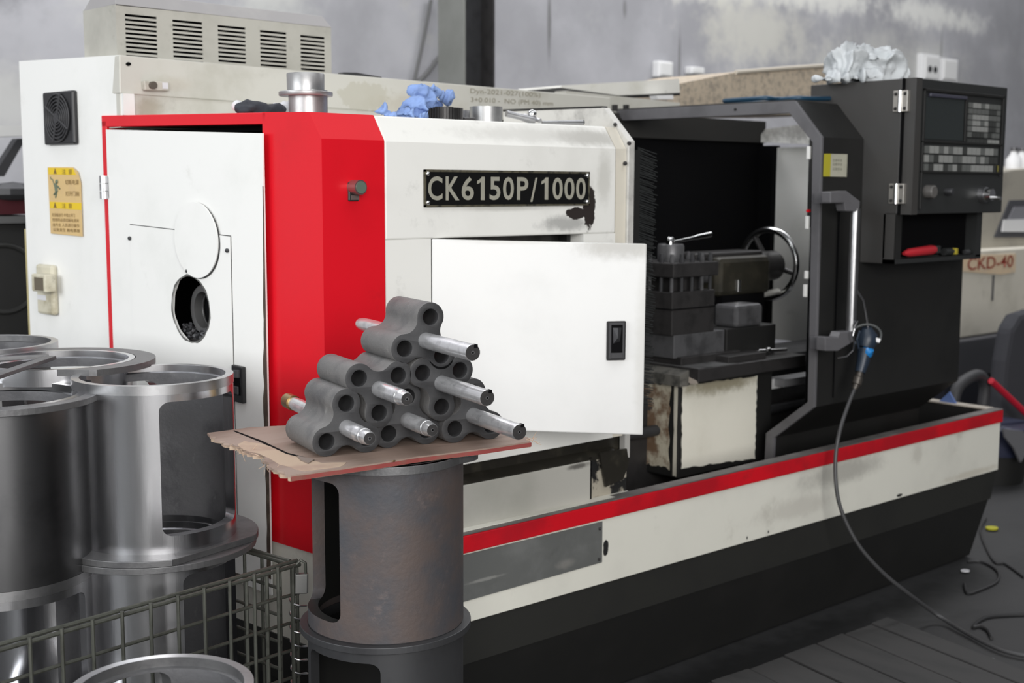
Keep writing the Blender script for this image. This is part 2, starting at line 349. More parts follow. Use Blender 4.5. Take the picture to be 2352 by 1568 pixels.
g = G().hexa([(1.575, 2.355, .579), (4.597, 2.355, .589), (4.597, 2.396, .589), (1.575, 2.396, .579), (1.575, 2.355, .582), (4.597, 2.355, .592), (4.597, 2.396, .592), (1.575, 2.396, .582)])
obj('tray_lip', g, mat('worn_lip', (.13, .12, .115), .45, .2, (.20, .19, .18), 8), LA)
obj('tray_floor', G().box(2.55, 4.58, 2.375, 3.5, .42, .44), m_void, LA)
obj('tray_end', G().box(4.55, 4.575, 2.372, 3.40, .356, .586), m_black, LA)  # inner side coloured black for the darkness inside the tray
obj('tray_end_skin', G().box(4.575, 4.587, 2.372, 3.40, .356, .588), m_tray, LA)
obj('tray_end_lip', G().box(4.548, 4.60, 2.396, 3.40, .588, .593), mat('cream_lip', (.45, .41, .35), .5, 0, (.3, .27, .24), 12), LA)
obj('tray_back', G().box(2.56, 4.587, 3.48, 3.5, .356, .62), m_black, LA)
g = G(); pr = [(2.364, .247), (2.364, .356), (3.5, .356), (3.5, .247)]
obj('plinth_band', G().hexa([(X0 + .06, 2.364, .247), (4.55, 2.364, .247), (4.55, 3.5, .247), (X0 - .03, 3.5, .247), (X0 + .06, 2.364, .356), (4.587, 2.364, .356), (4.587, 3.5, .356), (X0 - .03, 3.5, .356)]), m_blackband, LA)
fx = at(2232, 1276, 'Y', 2.43).x
poly = [(X0 + .07, .247), (4.535, .247), (fx, .008), (X0 + .07, .006)]
A = [Vector((x, 2.366 + (.247 - z) * .31, z)) for x, z in poly]; B = [Vector((x, 3.4, z)) for x, z in poly]
obj('plinth_foot', G().loft(A, B), m_black, LA)
# worn sheet patch riveted on the tray
P = [at(x, y, 'Y', 2.358) for x, y in ((960, 1300), (1384, 1197), (1383, 1291), (960, 1412))]
pt = obj('patch_plate', G().prism(P, (0, .003, 0)), mat('bare_patch_metal', (.15, .155, .15), .5, .3, (.20, .205, .20), 7, dirt=((.08, .08, .075), .35, 11), stains=[((2.15, 2.36, .40), (.2, .05, .008), (.36, .36, .34), .7, .5), ((2.0, 2.36, .455), (.09, .05, .006), (.36, .36, .34), .7, .5), ((2.28, 2.36, .44), (.05, .05, .02), (.3, .29, .27), .6, .5)]), LA)
for x, y in ((1378, 1214), (1376, 1284)):
    q = at(x, y, 'Y', 2.356); obj('rivet', G().ball(q, .0045, 8), m_iron, pt)

# --- red end cover (corner column, lintel, strip)
prof = [(2.40, .585), (2.40, 1.533), (2.442, 1.592), (2.612, 1.5975), (2.612, .585)]
obj('corner_column', G().loft([(LX(y), y, z) for y, z in prof], [(1.732, y, z) for y, z in prof]), m_red, LA)
g = G(); g.hexa([Lp(.2, 1.570, 0), Lp(.2, 1.570, -.06), Lp(.924, 1.584, -.06), Lp(.924, 1.584, 0), Lp(.2, 1.5965, 0), Lp(.2, 1.5965, -.06), Lp(.924, 1.614, -.06), Lp(.924, 1.614, 0)])
obj('end_lintel', g, m_red, LA, bevel=.002)
obj('end_strip', lbox(G(), .900, .924, .45, 1.60, -.06, 0), m_red, LA, bevel=.002)
obj('end_sill', lbox(G(), .2, .924, .42, .50, -.06, -.01), m_red, LA)
# dark cavity behind the end door, spindle tail seen through the hole
g = G(); lbox(g, .17, .905, .40, 1.57, -.47, -.44); lbox(g, .17, .20, .4, 1.56, -.44, -.05); lbox(g, .885, .903, .4, 1.57, -.44, -.062); lbox(g, .20, .89, .4, .43, -.44, -.05); lbox(g, .20, .89, 1.56, 1.572, -.44, -.062)
obj('end_cavity', g, m_void, LA)
hc = Lp(.522, 1.122, 0)
sp = obj('spindle_tail', G().lathe([(.046, .002), (.060, 0), (.064, .005), (.064, .26), (.046, .26)], hc + Vector((.026, -.006, -.004)), (1, 0, 0), 40), mat('spindle_steel', (.13, .13, .13), .5, .4), LA, smooth=True)
obj('spindle_bore', G().lathe([(.0, .03), (.047, .03), (.047, .05), (0, .05)], hc + Vector((.026, -.006, -.004)), (1, 0, 0), 24), m_void, sp)
obj('bore_lip', G().tube([hc + Vector((.050, -.006 + .042 * math.cos(t), -.004 + .042 * math.sin(t))) for t in [2 * PI * k / 36 for k in range(36)]], .0016, 6, closed=True), m_castface, sp, smooth=True)
random.seed(3); g = G()
for i in range(90):
    a_ = random.uniform(-.055, .055); c = Lp(.516 + a_, 1.045 + a_ * a_ * 9 + random.uniform(0, .012), random.uniform(-.03, .0)); d = Vector((random.uniform(-1, 1), random.uniform(-1, 1), random.uniform(-.4, .6))).normalized() * random.uniform(.004, .010)
    g.tube([c - d, c + d], [.0022, .0045], 5)
stuff(obj('swarf', g, m_dark_steel, LA))
obj('drip_tray', lbox(G(), .46, .575, 1.03, 1.047, -.06, .002), m_iron, LA)

# --- end door: hangs a little out of square, with a round hole and a swung-away cover disc
dTL = lpx(243, 297.5, .018); dTR = lpx(602.5, 306, .018)
sag = math.atan2(dTL[1] - dTR[1], dTL[0] - dTR[0])
DU = (-LD * math.cos(sag) - Vector((0, 0, math.sin(sag)))).normalized(); DV = Vector((0, 0, -1))
DO = Lp(dTL[0], dTL[1], .006); DW = (dTL[0] - dTR[0]) / math.cos(sag); DH = 1.09
def dpt(u, v, off=0.0): return DO + DU * u + DV * v + LN * off
def dpx(x, y, off=.012):
    q = onp(x, y, DO + LN * off, LN) - DO; u = -q.dot(LD) / math.cos(sag); return u, -q.z - u * math.sin(sag)
def holed(u0, v0, u1, v1, cu, cv, r, o0, o1, n=48):
    angs = sorted([2 * PI * k / n for k in range(n)] + [math.atan2(y - cv, x - cu) % (2 * PI) for x in (u0, u1) for y in (v0, v1)])
    inn = []; out = []
    for a in angs:
        c, s = math.cos(a), math.sin(a)
        t = min((((u1 if c > 0 else u0) - cu) / c) if abs(c) > 1e-9 else 1e9, (((v1 if s > 0 else v0) - cv) / s) if abs(s) > 1e-9 else 1e9)
        rr = r * (1 + .015 * math.sin(5 * a) + .012 * math.sin(11 * a + 1)); inn.append((cu + c * rr, cv + s * rr)); out.append((cu + c * t, cv + s * t))
    m = len(angs); vs = [dpt(u, v, o) for o in (o1, o0) for L_ in (inn, out) for u, v in L_]; fs = []
    for i in range(m):
        j = (i + 1) % m
        fs += [(i, j, m + j, m + i), (2 * m + i, 3 * m + i, 3 * m + j, 2 * m + j), (i, 2 * m + i, 2 * m + j, j), (m + i, m + j, 3 * m + j, 3 * m + i)]
    return G().add(vs, fs)
hu, hv = dpx(440, 709, .012); top = dpx(442, 632); bot = dpx(444, 789); hr = (bot[1] - top[1]) / 2 * .97
door = obj('end_door', holed(0, 0, DW, DH, hu, hv, hr, .0075, .012), m_white, LA, bevel=.0)
au, av = dpx(300, 517); bu, bv = dpx(530, 542)
obj('panel_seam', holed(au - .002, (av + bv) / 2 - .002, bu + .002, DH - .12, hu, hv, hr, .0115, .0128), m_rub, door)
obj('access_panel', holed(au, (av + bv) / 2, bu, DH - .122, hu, hv, hr, .0115, .0148), m_white, door)
cu_, cv_ = dpx(456, 551)
obj('hole_rim', G().add([dpt(hu + math.cos(a) * r_, hv + math.sin(a) * r_, .0152) for a in [2 * PI * k / 40 for k in range(40)] for r_ in (hr * .975, hr * (1.03 + .015 * math.sin(a * 7) + .012 * math.sin(a * 17)))], [(2 * k, 2 * ((k + 1) % 40), 2 * ((k + 1) % 40) + 1, 2 * k + 1) for k in range(40)]), mat('grimy_rim', (.10, .10, .095), .7), door)
dr = (dpx(455, 637)[1] - dpx(455, 464)[1]) / 2
dk = obj('hole_cover_disc', G().prism([dpt(cu_ + math.cos(2 * PI * k / 48) * dr, cv_ + math.sin(2 * PI * k / 48) * dr, .017) for k in range(48)], LN * .004), m_white, door)
obj('disc_edge', G().prism([dpt(cu_ + .003 + math.cos(2 * PI * k / 48) * dr, cv_ + .002 + math.sin(2 * PI * k / 48) * dr, .0155) for k in range(48)], LN * .002), m_rub, door)
for x, y in ((435, 622), (302, 547), (526, 575)):
    u, v = dpx(x, y); obj('screw', G().ball(dpt(u, v, .018), .0055, 8), m_dark_steel, door)
g = G(); us = DW
random.seed(11); segs = 30; pts = []
for k in range(segs + 1):
    v = .12 + (DH - .16) * k / segs; w = .003 + .012 * min(1, max(0, (v - .18) * 2.5)) * (.7 + .5 * random.random())
    pts.append((us - w, v))
for k in range(segs):
    (a, v1), (b, v2) = pts[k], pts[k + 1]
    g.add([dpt(a, v1, .0126), dpt(us + .001, v1, .0126), dpt(us + .001, v2, .0126), dpt(b, v2, .0126)], [(0, 1, 2, 3)])
obj('grimy_edge', g, mat('brown_grime', (.055, .035, .025), .7, 0, (.11, .085, .06), 30), door)
# door handle (black flush latch with a lever)
u0, v0 = dpx(540, 836); u1, v1 = dpx(567, 926)
def dbox(ua, ub, va, vb, o0, o1): return G().hexa([dpt(ua, va, o0), dpt(ub, va, o0), dpt(ub, vb, o0), dpt(ua, vb, o0), dpt(ua, va, o1), dpt(ub, va, o1), dpt(ub, vb, o1), dpt(ua, vb, o1)])
lh = obj('latch_handle', dbox(u0, u1, v0, v1, .012, .024), m_rub, LA, bevel=.003)
obj('latch_recess', dbox(u0 + .008, u1 - .008, v0 + .016, v1 - .018, .0235, .0245), m_void, lh)
obj('latch_lever', G().hexa([dpt(u0 - .005, v0 + .012, .03), dpt(u1 - .008, v0 + .008, .02), dpt(u1 - .008, v0 + .028, .02), dpt(u0 - .005, v0 + .026, .03), dpt(u0 - .012, v0 + .012, .055), dpt(u1 - .01, v0 + .008, .03), dpt(u1 - .01, v0 + .028, .03), dpt(u0 - .012, v0 + .026, .055)]), m_rubsoft, lh, bevel=.002)
obj('latch_button', dbox(u0 + .012, u1 - .012, v1 - .04, v1 - .02, .0245, .03), m_rubsoft, lh, bevel=.002)
# hinge
def lq0(x, y, o): s_, z_ = lpx(x, y, o); return Lp(s_, z_, o)
A_, B_ = lpx(243, 404, .016), lpx(254, 458, .016)
hg = obj('door_hinge', lbox(G(), B_[0], A_[0] + .01, B_[1], A_[1], .010, .018), m_steelrim, LA, bevel=.003)
ka, kb = lq0(239, 403, .022), lq0(241, 457, .022)
for k in range(3): obj('knuckle', G().cyl(ka.lerp(kb, k / 3 + .012), ka.lerp(kb, (k + 1) / 3 - .012), .0125, 16), m_steelrim, hg, smooth=True)

# --- electrical cabinet at the rear of the left end
cab = obj('electrical_cabinet', G().loft([Lp(a_, z_, -.004) for a_, z_ in ((1.377, .30), (.905, .30), (.905, 1.602), (.826, 1.602), (.826, 1.767), (1.377, 1.785))], [Lp(a_, z_, -.30) for a_, z_ in ((1.377, .30), (.905, .30), (.905, 1.602), (.826, 1.602), (.826, 1.767), (1.377, 1.785))]), m_white, LA)
obj('cabinet_back_edge', lbox(G(), 1.377, 1.392, .3, 1.30, -.03, -.006), mat('yellowed_edge', (.42, .36, .18), .6), LA)
# fan grille
s1, z1 = lpx(98, 213, .01); s0, _ = lpx(167, 210, .01); zb = lpx(105, 333, .01)[1]; zt = z1
fan = obj('fan_grille', lbox(G(), s0, s1, zb, zt, -.004, .012), m_rub, LA, bevel=.005)
fc = Lp((s0 + s1) / 2, (zb + zt) / 2, .012)
for k in range(6):
    r_ = .018 + k * .0095
    obj('grille_ring', G().tube([fc + LN * .003 + LD * (r_ * math.cos(a)) + Vector((0, 0, r_ * math.sin(a))) for a in [2 * PI * j / 28 for j in range(28)]], .0023, 6, closed=True), m_rubsoft, fan, smooth=True)
obj('grille_hub', G().disc(fc, LN, .014, .006, 20), m_rubsoft, fan)
for a in (.5, PI / 2 + .35, PI + .5, 3 * PI / 2 + .35):
    d = LD * math.cos(a) + Vector((0, 0, math.sin(a))); obj('grille_spoke', G().tube([fc + LN * .004, fc + LN * .004 + d * .069], .003, 6), m_rubsoft, fan)
# warning sticker
def lq(x, y, o): s, z = lpx(x, y, o); return Lp(s, z, o)
st = obj('warning_sticker', G().prism([lq(x, y, 0) for x, y in ((110, 384), (168, 384), (179, 394), (186, 420), (190, 543), (117, 536))][::-1], LN * .001), m_tan, LA)
for q in (((111, 385), (168, 386), (175, 402), (112, 400)), ((114, 463), (187, 466), (187, 482), (115, 478))):
    obj('sticker_band', G().prism([lq(x, y, .001) for x, y in q], LN * .0005), m_yellow, st)
Z_ = Vector((0, 0, 1))
for y0, y1 in ((388, 399), (465, 477)):
    a = lq(123, y1, .002); obj('warning_triangle', G().prism([a, a - LD * .018, a - LD * .009 + Z_ * .016], LN * .0004), m_ink, st)
    text('lettering', '注  意', m_ink, st, lq(143, y1 + 1, .0018), -LD, Z_, .055, .014)
text('lettering', '切断电源', m_ink, st, lq(150, 424, .0016), -LD, Z_, .075, .014); text('lettering', '打开门前', m_ink, st, lq(151, 450, .0016), -LD, Z_, .075, .014)
for k, t_ in enumerate(('在设备运行 中禁止开门', '检修时必须切断电源并', '由专业 人员进行操作', '以免发生 触电事故')):
    text('lettering', t_, m_ink, st, lq(120 + k, 497 + k * 11.3, .0016), -LD, Z_, .148 - .02 * (k == 0), .010)
fig = G(); a = lambda x, y: lq(x, y, .0017)
for q, r_ in (((128, 421, 131, 440), .0055), ((131, 426, 138, 434), .0024), ((131, 440, 128, 454), .0026), ((130, 440, 124, 447), .0028), ((130, 425, 124, 424), .0022)):
    fig.tube([a(q[0], q[1]), a(q[2], q[3])], r_, 6)
fig.ball(a(131, 417), .006, 8); fig.tube([a(116, 406), a(117, 411), a(121, 412), a(124, 422)], .0015, 5)
obj('pictogram', fig, m_inkgreen, st)
# cabinet latch (cream lock block)
def lrect(x0, y0, x1, y1, o0, o1):
    sa, za = lpx(x0, y0, o1); sb, zb_ = lpx(x1, y1, o1); return lbox(G(), sb, sa, zb_, za, o0, o1)
m_cream = mat('grubby_cream', (.56, .53, .42), .5, 0, (.36, .32, .22), 14, dirt=((.1, .08, .05), .4, 30))
lk = obj('cabinet_lock', lrect(80, 606, 122, 725, -.004, .016), m_cream, LA, bevel=.008)
obj('lock_knob', lrect(71, 628, 104, 672, .016, .05), m_cream, lk, bevel=.004)
obj('lock_socket', lrect(78, 636, 99, 668, .05, .0515), mat('lock_brown', (.12, .1, .07), .6), lk)
obj('lock_tape', lrect(85, 676, 105, 690, .016, .0175), m_lint, lk)

# --- rear beam: two cream strips, latch bracket, hole
g = G(); Xr = 3.315
g.hexa([(1.476, 3.22, 1.668), (Xr, 3.22, 1.640), (Xr, 3.30, 1.640), (1.476, 3.36, 1.668), (1.478, 3.22, 1.767), (Xr, 3.22, 1.745), (Xr, 3.30, 1.745), (1.478, 3.36, 1.767)])
obj('rear_beam', g, m_beam, LA, bevel=.003)
obj('rear_beam_lower', G().hexa([(1.478, 3.226, 1.58), (2.70, 3.226, 1.58), (2.70, 3.34, 1.58), (1.478, 3.34, 1.58), (1.478, 3.226, 1.668), (2.70, 3.226, 1.653), (2.70, 3.34, 1.653), (1.478, 3.34, 1.668)]), m_beam, LA)
obj('rear_beam_end', G().prism([at(x, y, 'Y', 3.40) for x, y in ((1300, 258), (1300, 208), (1562, 236), (1562, 262))], (0, .06, 0)), m_beam, LA)
obj('beam_end_block', G().box(1.481, 1.512, 3.212, 3.25, 1.612, 1.668), m_white, LA)
obj('beam_hole', G().prism([at(295 + 6 * math.cos(t), 147 + 4.5 * math.sin(t), 'Y', 3.2185) for t in [2 * PI * k / 16 for k in range(16)]], (0, .001, 0)), m_void, LA)
br = obj('latch_bracket', G().prism([at(x, y, 'Y', 3.20) for x, y in ((331, 185), (389, 187), (389, 208), (333, 207))], (0, .02, 0)), mat('grubby_bracket', (.50, .48, .42), .5, 0, (.35, .33, .28), 20), LA, bevel=.003)
q = at(349, 196, 'Y', 3.2); obj('bracket_bolt', G().cyl(q, q + Vector((0, -.012, 0)), .010, 12), mat('bolt_brown', (.13, .11, .09), .5, .5), br)
q = at(379, 197, 'Y', 3.2); obj('bracket_slot', G().box(q.x - .008, q.x + .008, 3.198, 3.2, q.z - .008, q.z + .008), m_lint, br)
# pencilled writing on the beam
for y0, y1, xa, xb, t_ in ((217, 203, 1080, 1241, 'Dyn-2021-027(100%)'), (237, 224, 1081, 1270, '3+0 010 -  NO (PM 40) mm')):
    a_ = at(xa, y0, 'Y', 3.2185); b_ = at(xb, y0 + 9, 'Y', 3.2185)
    text('scribble', t_, mat('faded_ink', (.30, .28, .22), .8), LA, (a_.x, 3.2185, a_.z), Vector((1, 0, (b_.z - a_.z) / (b_.x - a_.x))).normalized(), Z_, b_.x - a_.x, .020)

# --- louvred box on top of the cabinet
LY = 3.275
def lv(x, y, o=0): p = at(x, y, 'Y', LY); return Vector((p.x, LY + o, p.z))
c0, c1 = lv(267, 4), lv(761, 64); xa, xb = 1.4985, 2.172; ztop = 1.903
g = G(); g.box(xa, xb, LY + .016, at(193, 60, 'X', xa).y - .001, 1.755, ztop)
lb = obj('louver_box', g, m_void, LA)
LDY = at(193, 60, 'X', xa).y - LY
obj('box_side', G().prism([(xa - .0015, LY, 1.755), (xa - .0015, LY, ztop), (xa - .0015, LY + LDY, ztop + .003), (xa - .0015, LY + LDY, 1.755)], (.0015, 0, 0)), m_louver, lb)
obj('box_cap', G().loft([(xa - .002, LY - .002, ztop), (xa + .012, LY + .028, ztop + .036), (xa + .012, LY + LDY - .02, ztop + .036), (xa - .002, LY + LDY, ztop)], [(xb + .002, LY - .002, ztop - .005), (xb - .012, LY + .028, ztop + .031), (xb - .012, LY + LDY - .02, ztop + .031), (xb + .002, LY + LDY, ztop - .005)]), m_capgrey, lb, bevel=.002)
groups = [((287, 32), (360, 40)), ((396, 45), (465, 53)), ((500, 58), (564, 64)), ((597, 69), (658, 75)), ((690, 80), (746, 86))]
gx = []
for a_, b_ in groups: gx.append((lv(*a_).x, lv(*b_).x))
zt_ = [1.880, 1.877, 1.874, 1.871, 1.868]; nsl = 11; pitch = .0118
edges = [xa] + [v for p in gx for v in p] + [xb]
for k in range(6):
    obj('louver_stile', G().box(edges[2 * k], edges[2 * k + 1], LY, LY + .004, 1.755, ztop - .002), m_louver, lb)
for gi, (x0_, x1_) in enumerate(gx):
    zt0 = zt_[gi]
    obj('louver_head', G().box(x0_, x1_, LY, LY + .004, zt0 + .001, ztop - .002), m_louver, lb)
    for k in range(10):
        z_ = zt0 - pitch * (k + 1)
        if z_ < 1.757: break
        obj('louver_slat', G().hexa([(x0_, LY - .0005, z_ + .0005), (x1_, LY - .0005, z_ + .0005 - .0006), (x1_, LY + .003, z_ + .0005), (x0_, LY + .003, z_ + .0005), (x0_, LY - .0005, z_ + .0065), (x1_, LY - .0005, z_ + .006), (x1_, LY + .009, z_ + .0075), (x0_, LY + .009, z_ + .0075)]), m_louver, lb)

# --- headstock front (white): band above the door opening with chamfer, side bands, lower band
prof = [(2.40, 1.306), (2.40, 1.531), (2.442, 1.591), (2.50, 1.592), (2.50, 1.306)]
obj('headstock_cover', G().loft([(1.7335, y, z) for y, z in prof], [(2.495, y, z) for y, z in prof]), m_head, LA, bevel=.004)
obj('headstock_top', G().hexa([(LX(2.5) + .004, 2.50, 1.586), (2.535, 2.50, 1.586), (2.535, 3.23, 1.586), (LX(3.23) + .01, 3.23, 1.586), (LX(2.5) + .004, 2.50, 1.592), (2.535, 2.50, 1.592), (2.535, 3.23, 1.592), (LX(3.23) + .01, 3.23, 1.592)]), m_head, LA)
obj('headstock_left_band', G().box(1.7335, 1.866, 2.40, 2.46, .745, 1.306), m_head, LA)
obj('headstock_right_band', G().box(2.376, 2.495, 2.40, 2.46, .745, 1.306), m_head, LA)
obj('headstock_sill', G().box(1.866, 2.376, 2.40, 2.46, .745, .815), m_head, LA)
obj('headstock_inside', G().box(1.74, 2.54, 2.52, 2.535, .60, 1.58), mat('inside_grey', (.10, .095, .09), .6, 0, (.05, .048, .045), 8), LA)
obj('opening_stud', G().box(2.352, 2.366, 2.44, 2.47, 1.0, 1.306), m_black, LA)
prof = [(2.402, .745), (2.402, 1.531), (2.443, 1.591), (2.50, 1.592), (2.50, .745)]
obj('headstock_end_strip', G().loft([(2.4965, y, z) for y, z in prof], [(2.536, y, z) for y, z in prof]), mat('yellowed_paint', (.66, .62, .53), .45, 0, (.60, .57, .5), 5, dirt=((.28, .26, .22), .3, 14)), LA)
prof = [(2.394, .76), (2.394, 1.552), (2.490, 1.645), (2.91, 1.652), (2.91, 1.59), (2.5, 1.56), (2.43, 1.50), (2.43, .76)]
m_endpl = mat('worn_end_plate', (.56, .55, .52), .4, .1, (.40, .39, .37), 14, dirt=((.08, .075, .07), .4, 16))
ep = obj('headstock_end_plate', G().loft([(2.537, y, z) for y, z in prof], [(2.561, y, z) for y, z in prof]), m_endpl, LA, bevel=.002)
for x, y in ((1413, 286), (1445, 329), (1436, 375)):
    q = at(x, y, 'Y', 2.393 if y > 320 else 2.44); obj('bolt', G().ball(q, .006, 8), m_iron, ep)
# brush seal beyond the end plate
obj('plate_seal', G().hexa([(2.536, 2.50, 1.646), (2.562, 2.50, 1.646), (2.562, 2.91, 1.652), (2.536, 2.91, 1.652), (2.536, 2.50, 1.650), (2.562, 2.50, 1.650), (2.562, 2.91, 1.658), (2.536, 2.91, 1.658)]), m_rub, ep)
random.seed(5); g = G(); g.box(2.563, 2.600, 2.41, 2.44, .80, 1.53)
bs = obj('brush_seal', g, m_black, LA)
g = G()
for k in range(260):
    z_ = .80 + .73 * k / 260; L_ = .085 + random.uniform(-.012, .012); y_ = 2.418 + random.random() * .012
    g.tube([(2.60, y_, z_ + .01), (2.60 + L_, y_ + .01, z_ - .008 + random.uniform(-.004, .004))], .0016, 4, caps=False)
stuff(obj('bristles', g, mat('bristle_black', (.022, .024, .024), .6), bs))
# lower headstock: oily groove, grey panel, dirty corner
m_oily = mat('oil_soaked_steel', (.022, .02, .016), .3, .1, (.06, .054, .04), 9, mix=(.5, .75), dirt=((.11, .10, .08), .3, 14))
obj('oil_groove', G().box(1.7335, 2.56, 2.43, 2.46, .66, .76), m_oily, LA)
obj('drip_ledge', G().hexa([(1.7335, 2.398, .692), (2.52, 2.398, .692), (2.52, 2.43, .70), (1.7335, 2.43, .70), (1.7335, 2.398, .697), (2.52, 2.398, .697), (2.52, 2.43, .712), (1.7335, 2.43, .712)]), m_oily, LA)
obj('lower_panel', G().box(1.7335, 2.408, 2.396, 2.43, .583, .694), mat('dull_grey_paint', (.42, .41, .375), .5, 0, (.35, .345, .31), 3, dirt=((.24, .235, .2), .25, 7), stains=[((2.36, 2.396, .685), (.06, .05, .012), (.05, .045, .04), .8, .5)]), LA, bevel=.003)
obj('panel_gap', G().box(2.408, 2.416, 2.40, 2.43, .583, .70), m_void, LA)
obj('grimy_corner', G().box(2.416, 2.558, 2.405, 2.43, .583, .70), mat('chipped_paint', (.36, .33, .27), .5, 0, (.012, .012, .012), 11, mix=(.46, .52), dirt=((.02, .02, .02), .5, 16), bump=.1), LA)
obj('oily_flap', G().prism([at(x, y, 'Y', 2.392) for x, y in ((1378, 1040), (1440, 1030), (1445, 1062), (1432, 1100), (1392, 1118))], (0, .006, 0)), m_oily, LA)
obj('end_drip', G().box(2.545, 2.565, 2.40, 2.42, .68, .76), mat('pale_drip', (.42, .41, .39), .5), LA)

# --- opened front door
ph = math.radians(30); HP = at(990, 549, 'Y', 2.40); fu = Vector((math.cos(ph), -math.sin(ph), 0)); fn = Vector((-math.sin(ph), -math.cos(ph), 0))
def fpx(x, y): q = onp(x, y, HP, fn) - HP; return q.dot(fu), q.z
w1, zt1 = fpx(1486, 560); w2, zb1 = fpx(1477, 999); zb0 = fpx(1200, 990)[1]; zb0 = zb1 + (zb0 - zb1) * (w2) / (w2 - fpx(1200, 990)[0])
def fpt(u, z, o=0.0): return HP + fu * u + fn * o + Vector((0, 0, z))
fd = obj('front_door', G().hexa([fpt(.002, zb0, 0), fpt(w2, zb1, 0), fpt(w2, zb1, -.018), fpt(.002, zb0, -.018), fpt(.002, 0, 0), fpt(w1, zt1, 0), fpt(w1, zt1, -.018), fpt(.002, 0, -.018)]), m_door, LA, bevel=.003)
u0, z0 = fpx(1393, 737); u1, z1 = fpx(1435, 826)
def fbox(ua, ub, za, zb, o0, o1): return G().hexa([fpt(ua, za, o0), fpt(ub, za, o0), fpt(ub, za, o1), fpt(ua, za, o1), fpt(ua, zb, o0), fpt(ub, zb, o0), fpt(ub, zb, o1), fpt(ua, zb, o1)])
W_ = u1 - u0; H_ = z0 - z1
fl = obj('flush_latch', fbox(u0, u1, z1, z0, 0, .008), m_rub, LA, bevel=.003)
obj('latch_rim', fbox(u0 + .004, u1 - .004, z1 + .004, z0 - .004, .008, .011), m_rubsoft, fl, bevel=.002)
obj('latch_recess', fbox(u0 + .2 * W_, u1 - .2 * W_, z1 + .2 * H_, z0 - .09 * H_, .0105, .0115), m_void, fl)
g = G(); um = (u0 + u1) / 2; g.add([fpt(um - .011, z0 - .016, .012), fpt(um + .011, z0 - .016, .012), fpt(um, z0 - .016, .018), fpt(um - .009, z0 - .055, .0115), fpt(um + .008, z0 - .05, .0115), fpt(um, z0 - .04, .02)], [(0, 2, 5, 3), (2, 1, 4, 5), (3, 5, 4), (0, 1, 2), (0, 3, 4, 1)])
obj('latch_paddle', g, m_dark_steel, fl)
obj('latch_foot', fbox(u0 + .2 * W_, u1 - .2 * W_, z1 + .06 * H_, z1 + .16 * H_, .0105, .013), m_rubsoft, fl, bevel=.001)

# --- name plate
def hp(x, y, o): p = at(x, y, 'Y', 2.40); return Vector((p.x, 2.40 - o, p.z))
xa_, xb_, za_, zb_ = 1.843, 2.391, 1.381, 1.469
npl = obj('name_plate', G().box(xa_, xb_, 2.396, 2.40, za_, zb_), m_plateblk, LA, bevel=.002)
t_ = .0055
for q in ((xa_, xb_, zb_ - t_, zb_), (xa_, xb_, za_, za_ + t_ * .8), (xa_, xa_ + t_, za_, zb_), (xb_ - t_ * .7, xb_, za_, zb_)):
    obj('plate_border', G().box(q[0], q[1], 2.3945, 2.397, q[2], q[3]), m_brasstrim, npl)
for x, z in ((xa_ + .010, zb_ - .010), (xa_ + .010, za_ + .010), (xb_ - .010, zb_ - .010), (xb_ - .010, za_ + .010)):
    obj('plate_screw', G().ball((x, 2.3945, z), .006, 10), m_chrome, npl, smooth=True)
chars = [('C', 983, 1016), ('K', 1023.5, 1055), ('6', 1060, 1088), ('1', 1096, 1113), ('5', 1124, 1149), ('0', 1155, 1180), ('P', 1187, 1213), ('/', 1218, 1234), ('1', 1243.5, 1259), ('0', 1269, 1292), ('0', 1296, 1319), ('0', 1323, 1345)]
for ch, xa2, xb2 in chars:
    pa = at(xa2, 435, 'Y', 2.3955); pb = at(xb2, 435, 'Y', 2.3955)
    slash = ch == '/'
    if ch == '1':
        w_ = pb.x - pa.x; h_ = .0565; z0_ = 1.3965
        obj('letter', G().prism([(pa.x + w_ * u_, 2.3952, z0_ + h_ * v_) for u_, v_ in ((.50, 0), (1, 0), (1, 1), (.62, 1), (.40, .90), (0, .82), (0, .69), (.30, .73), (.50, .78))], (0, .0006, 0)), m_letter, npl); continue
    text('letter', ch, m_letter, npl, (pa.x, 2.3955, 1.3965 - (.005 if slash else 0)), (1, 0, 0), (0, 0, 1), pb.x - pa.x, .0565 + (.004 if slash else 0), bold=.018 if ch != '/' else .005)
# push button on the red column
q = at(812, 430, 'Y', 2.40)
pb_ = obj('push_button', G().box(q.x - .017, q.x + .012, 2.394, 2.40, q.z - .031, q.z + .012), m_iron, LA, bevel=.003)
obj('button_collar', G().cyl((q.x - .002, 2.40, q.z), (q.x - .002, 2.368, q.z), .0165, 24), mat('pink_collar', (.35, .22, .22), .3, .8), pb_, smooth=True)
obj('button_face', G().cyl((q.x - .002, 2.3685, q.z), (q.x - .002, 2.3665, q.z), .0135, 24), mat('dull_green', (.10, .14, .11), .4), pb_)
obj('button_tag', G().box(q.x - .011, q.x + .010, 2.392, 2.394, q.z - .028, q.z - .018), mat('tag_grey', (.2, .15, .14), .4, .4), pb_)

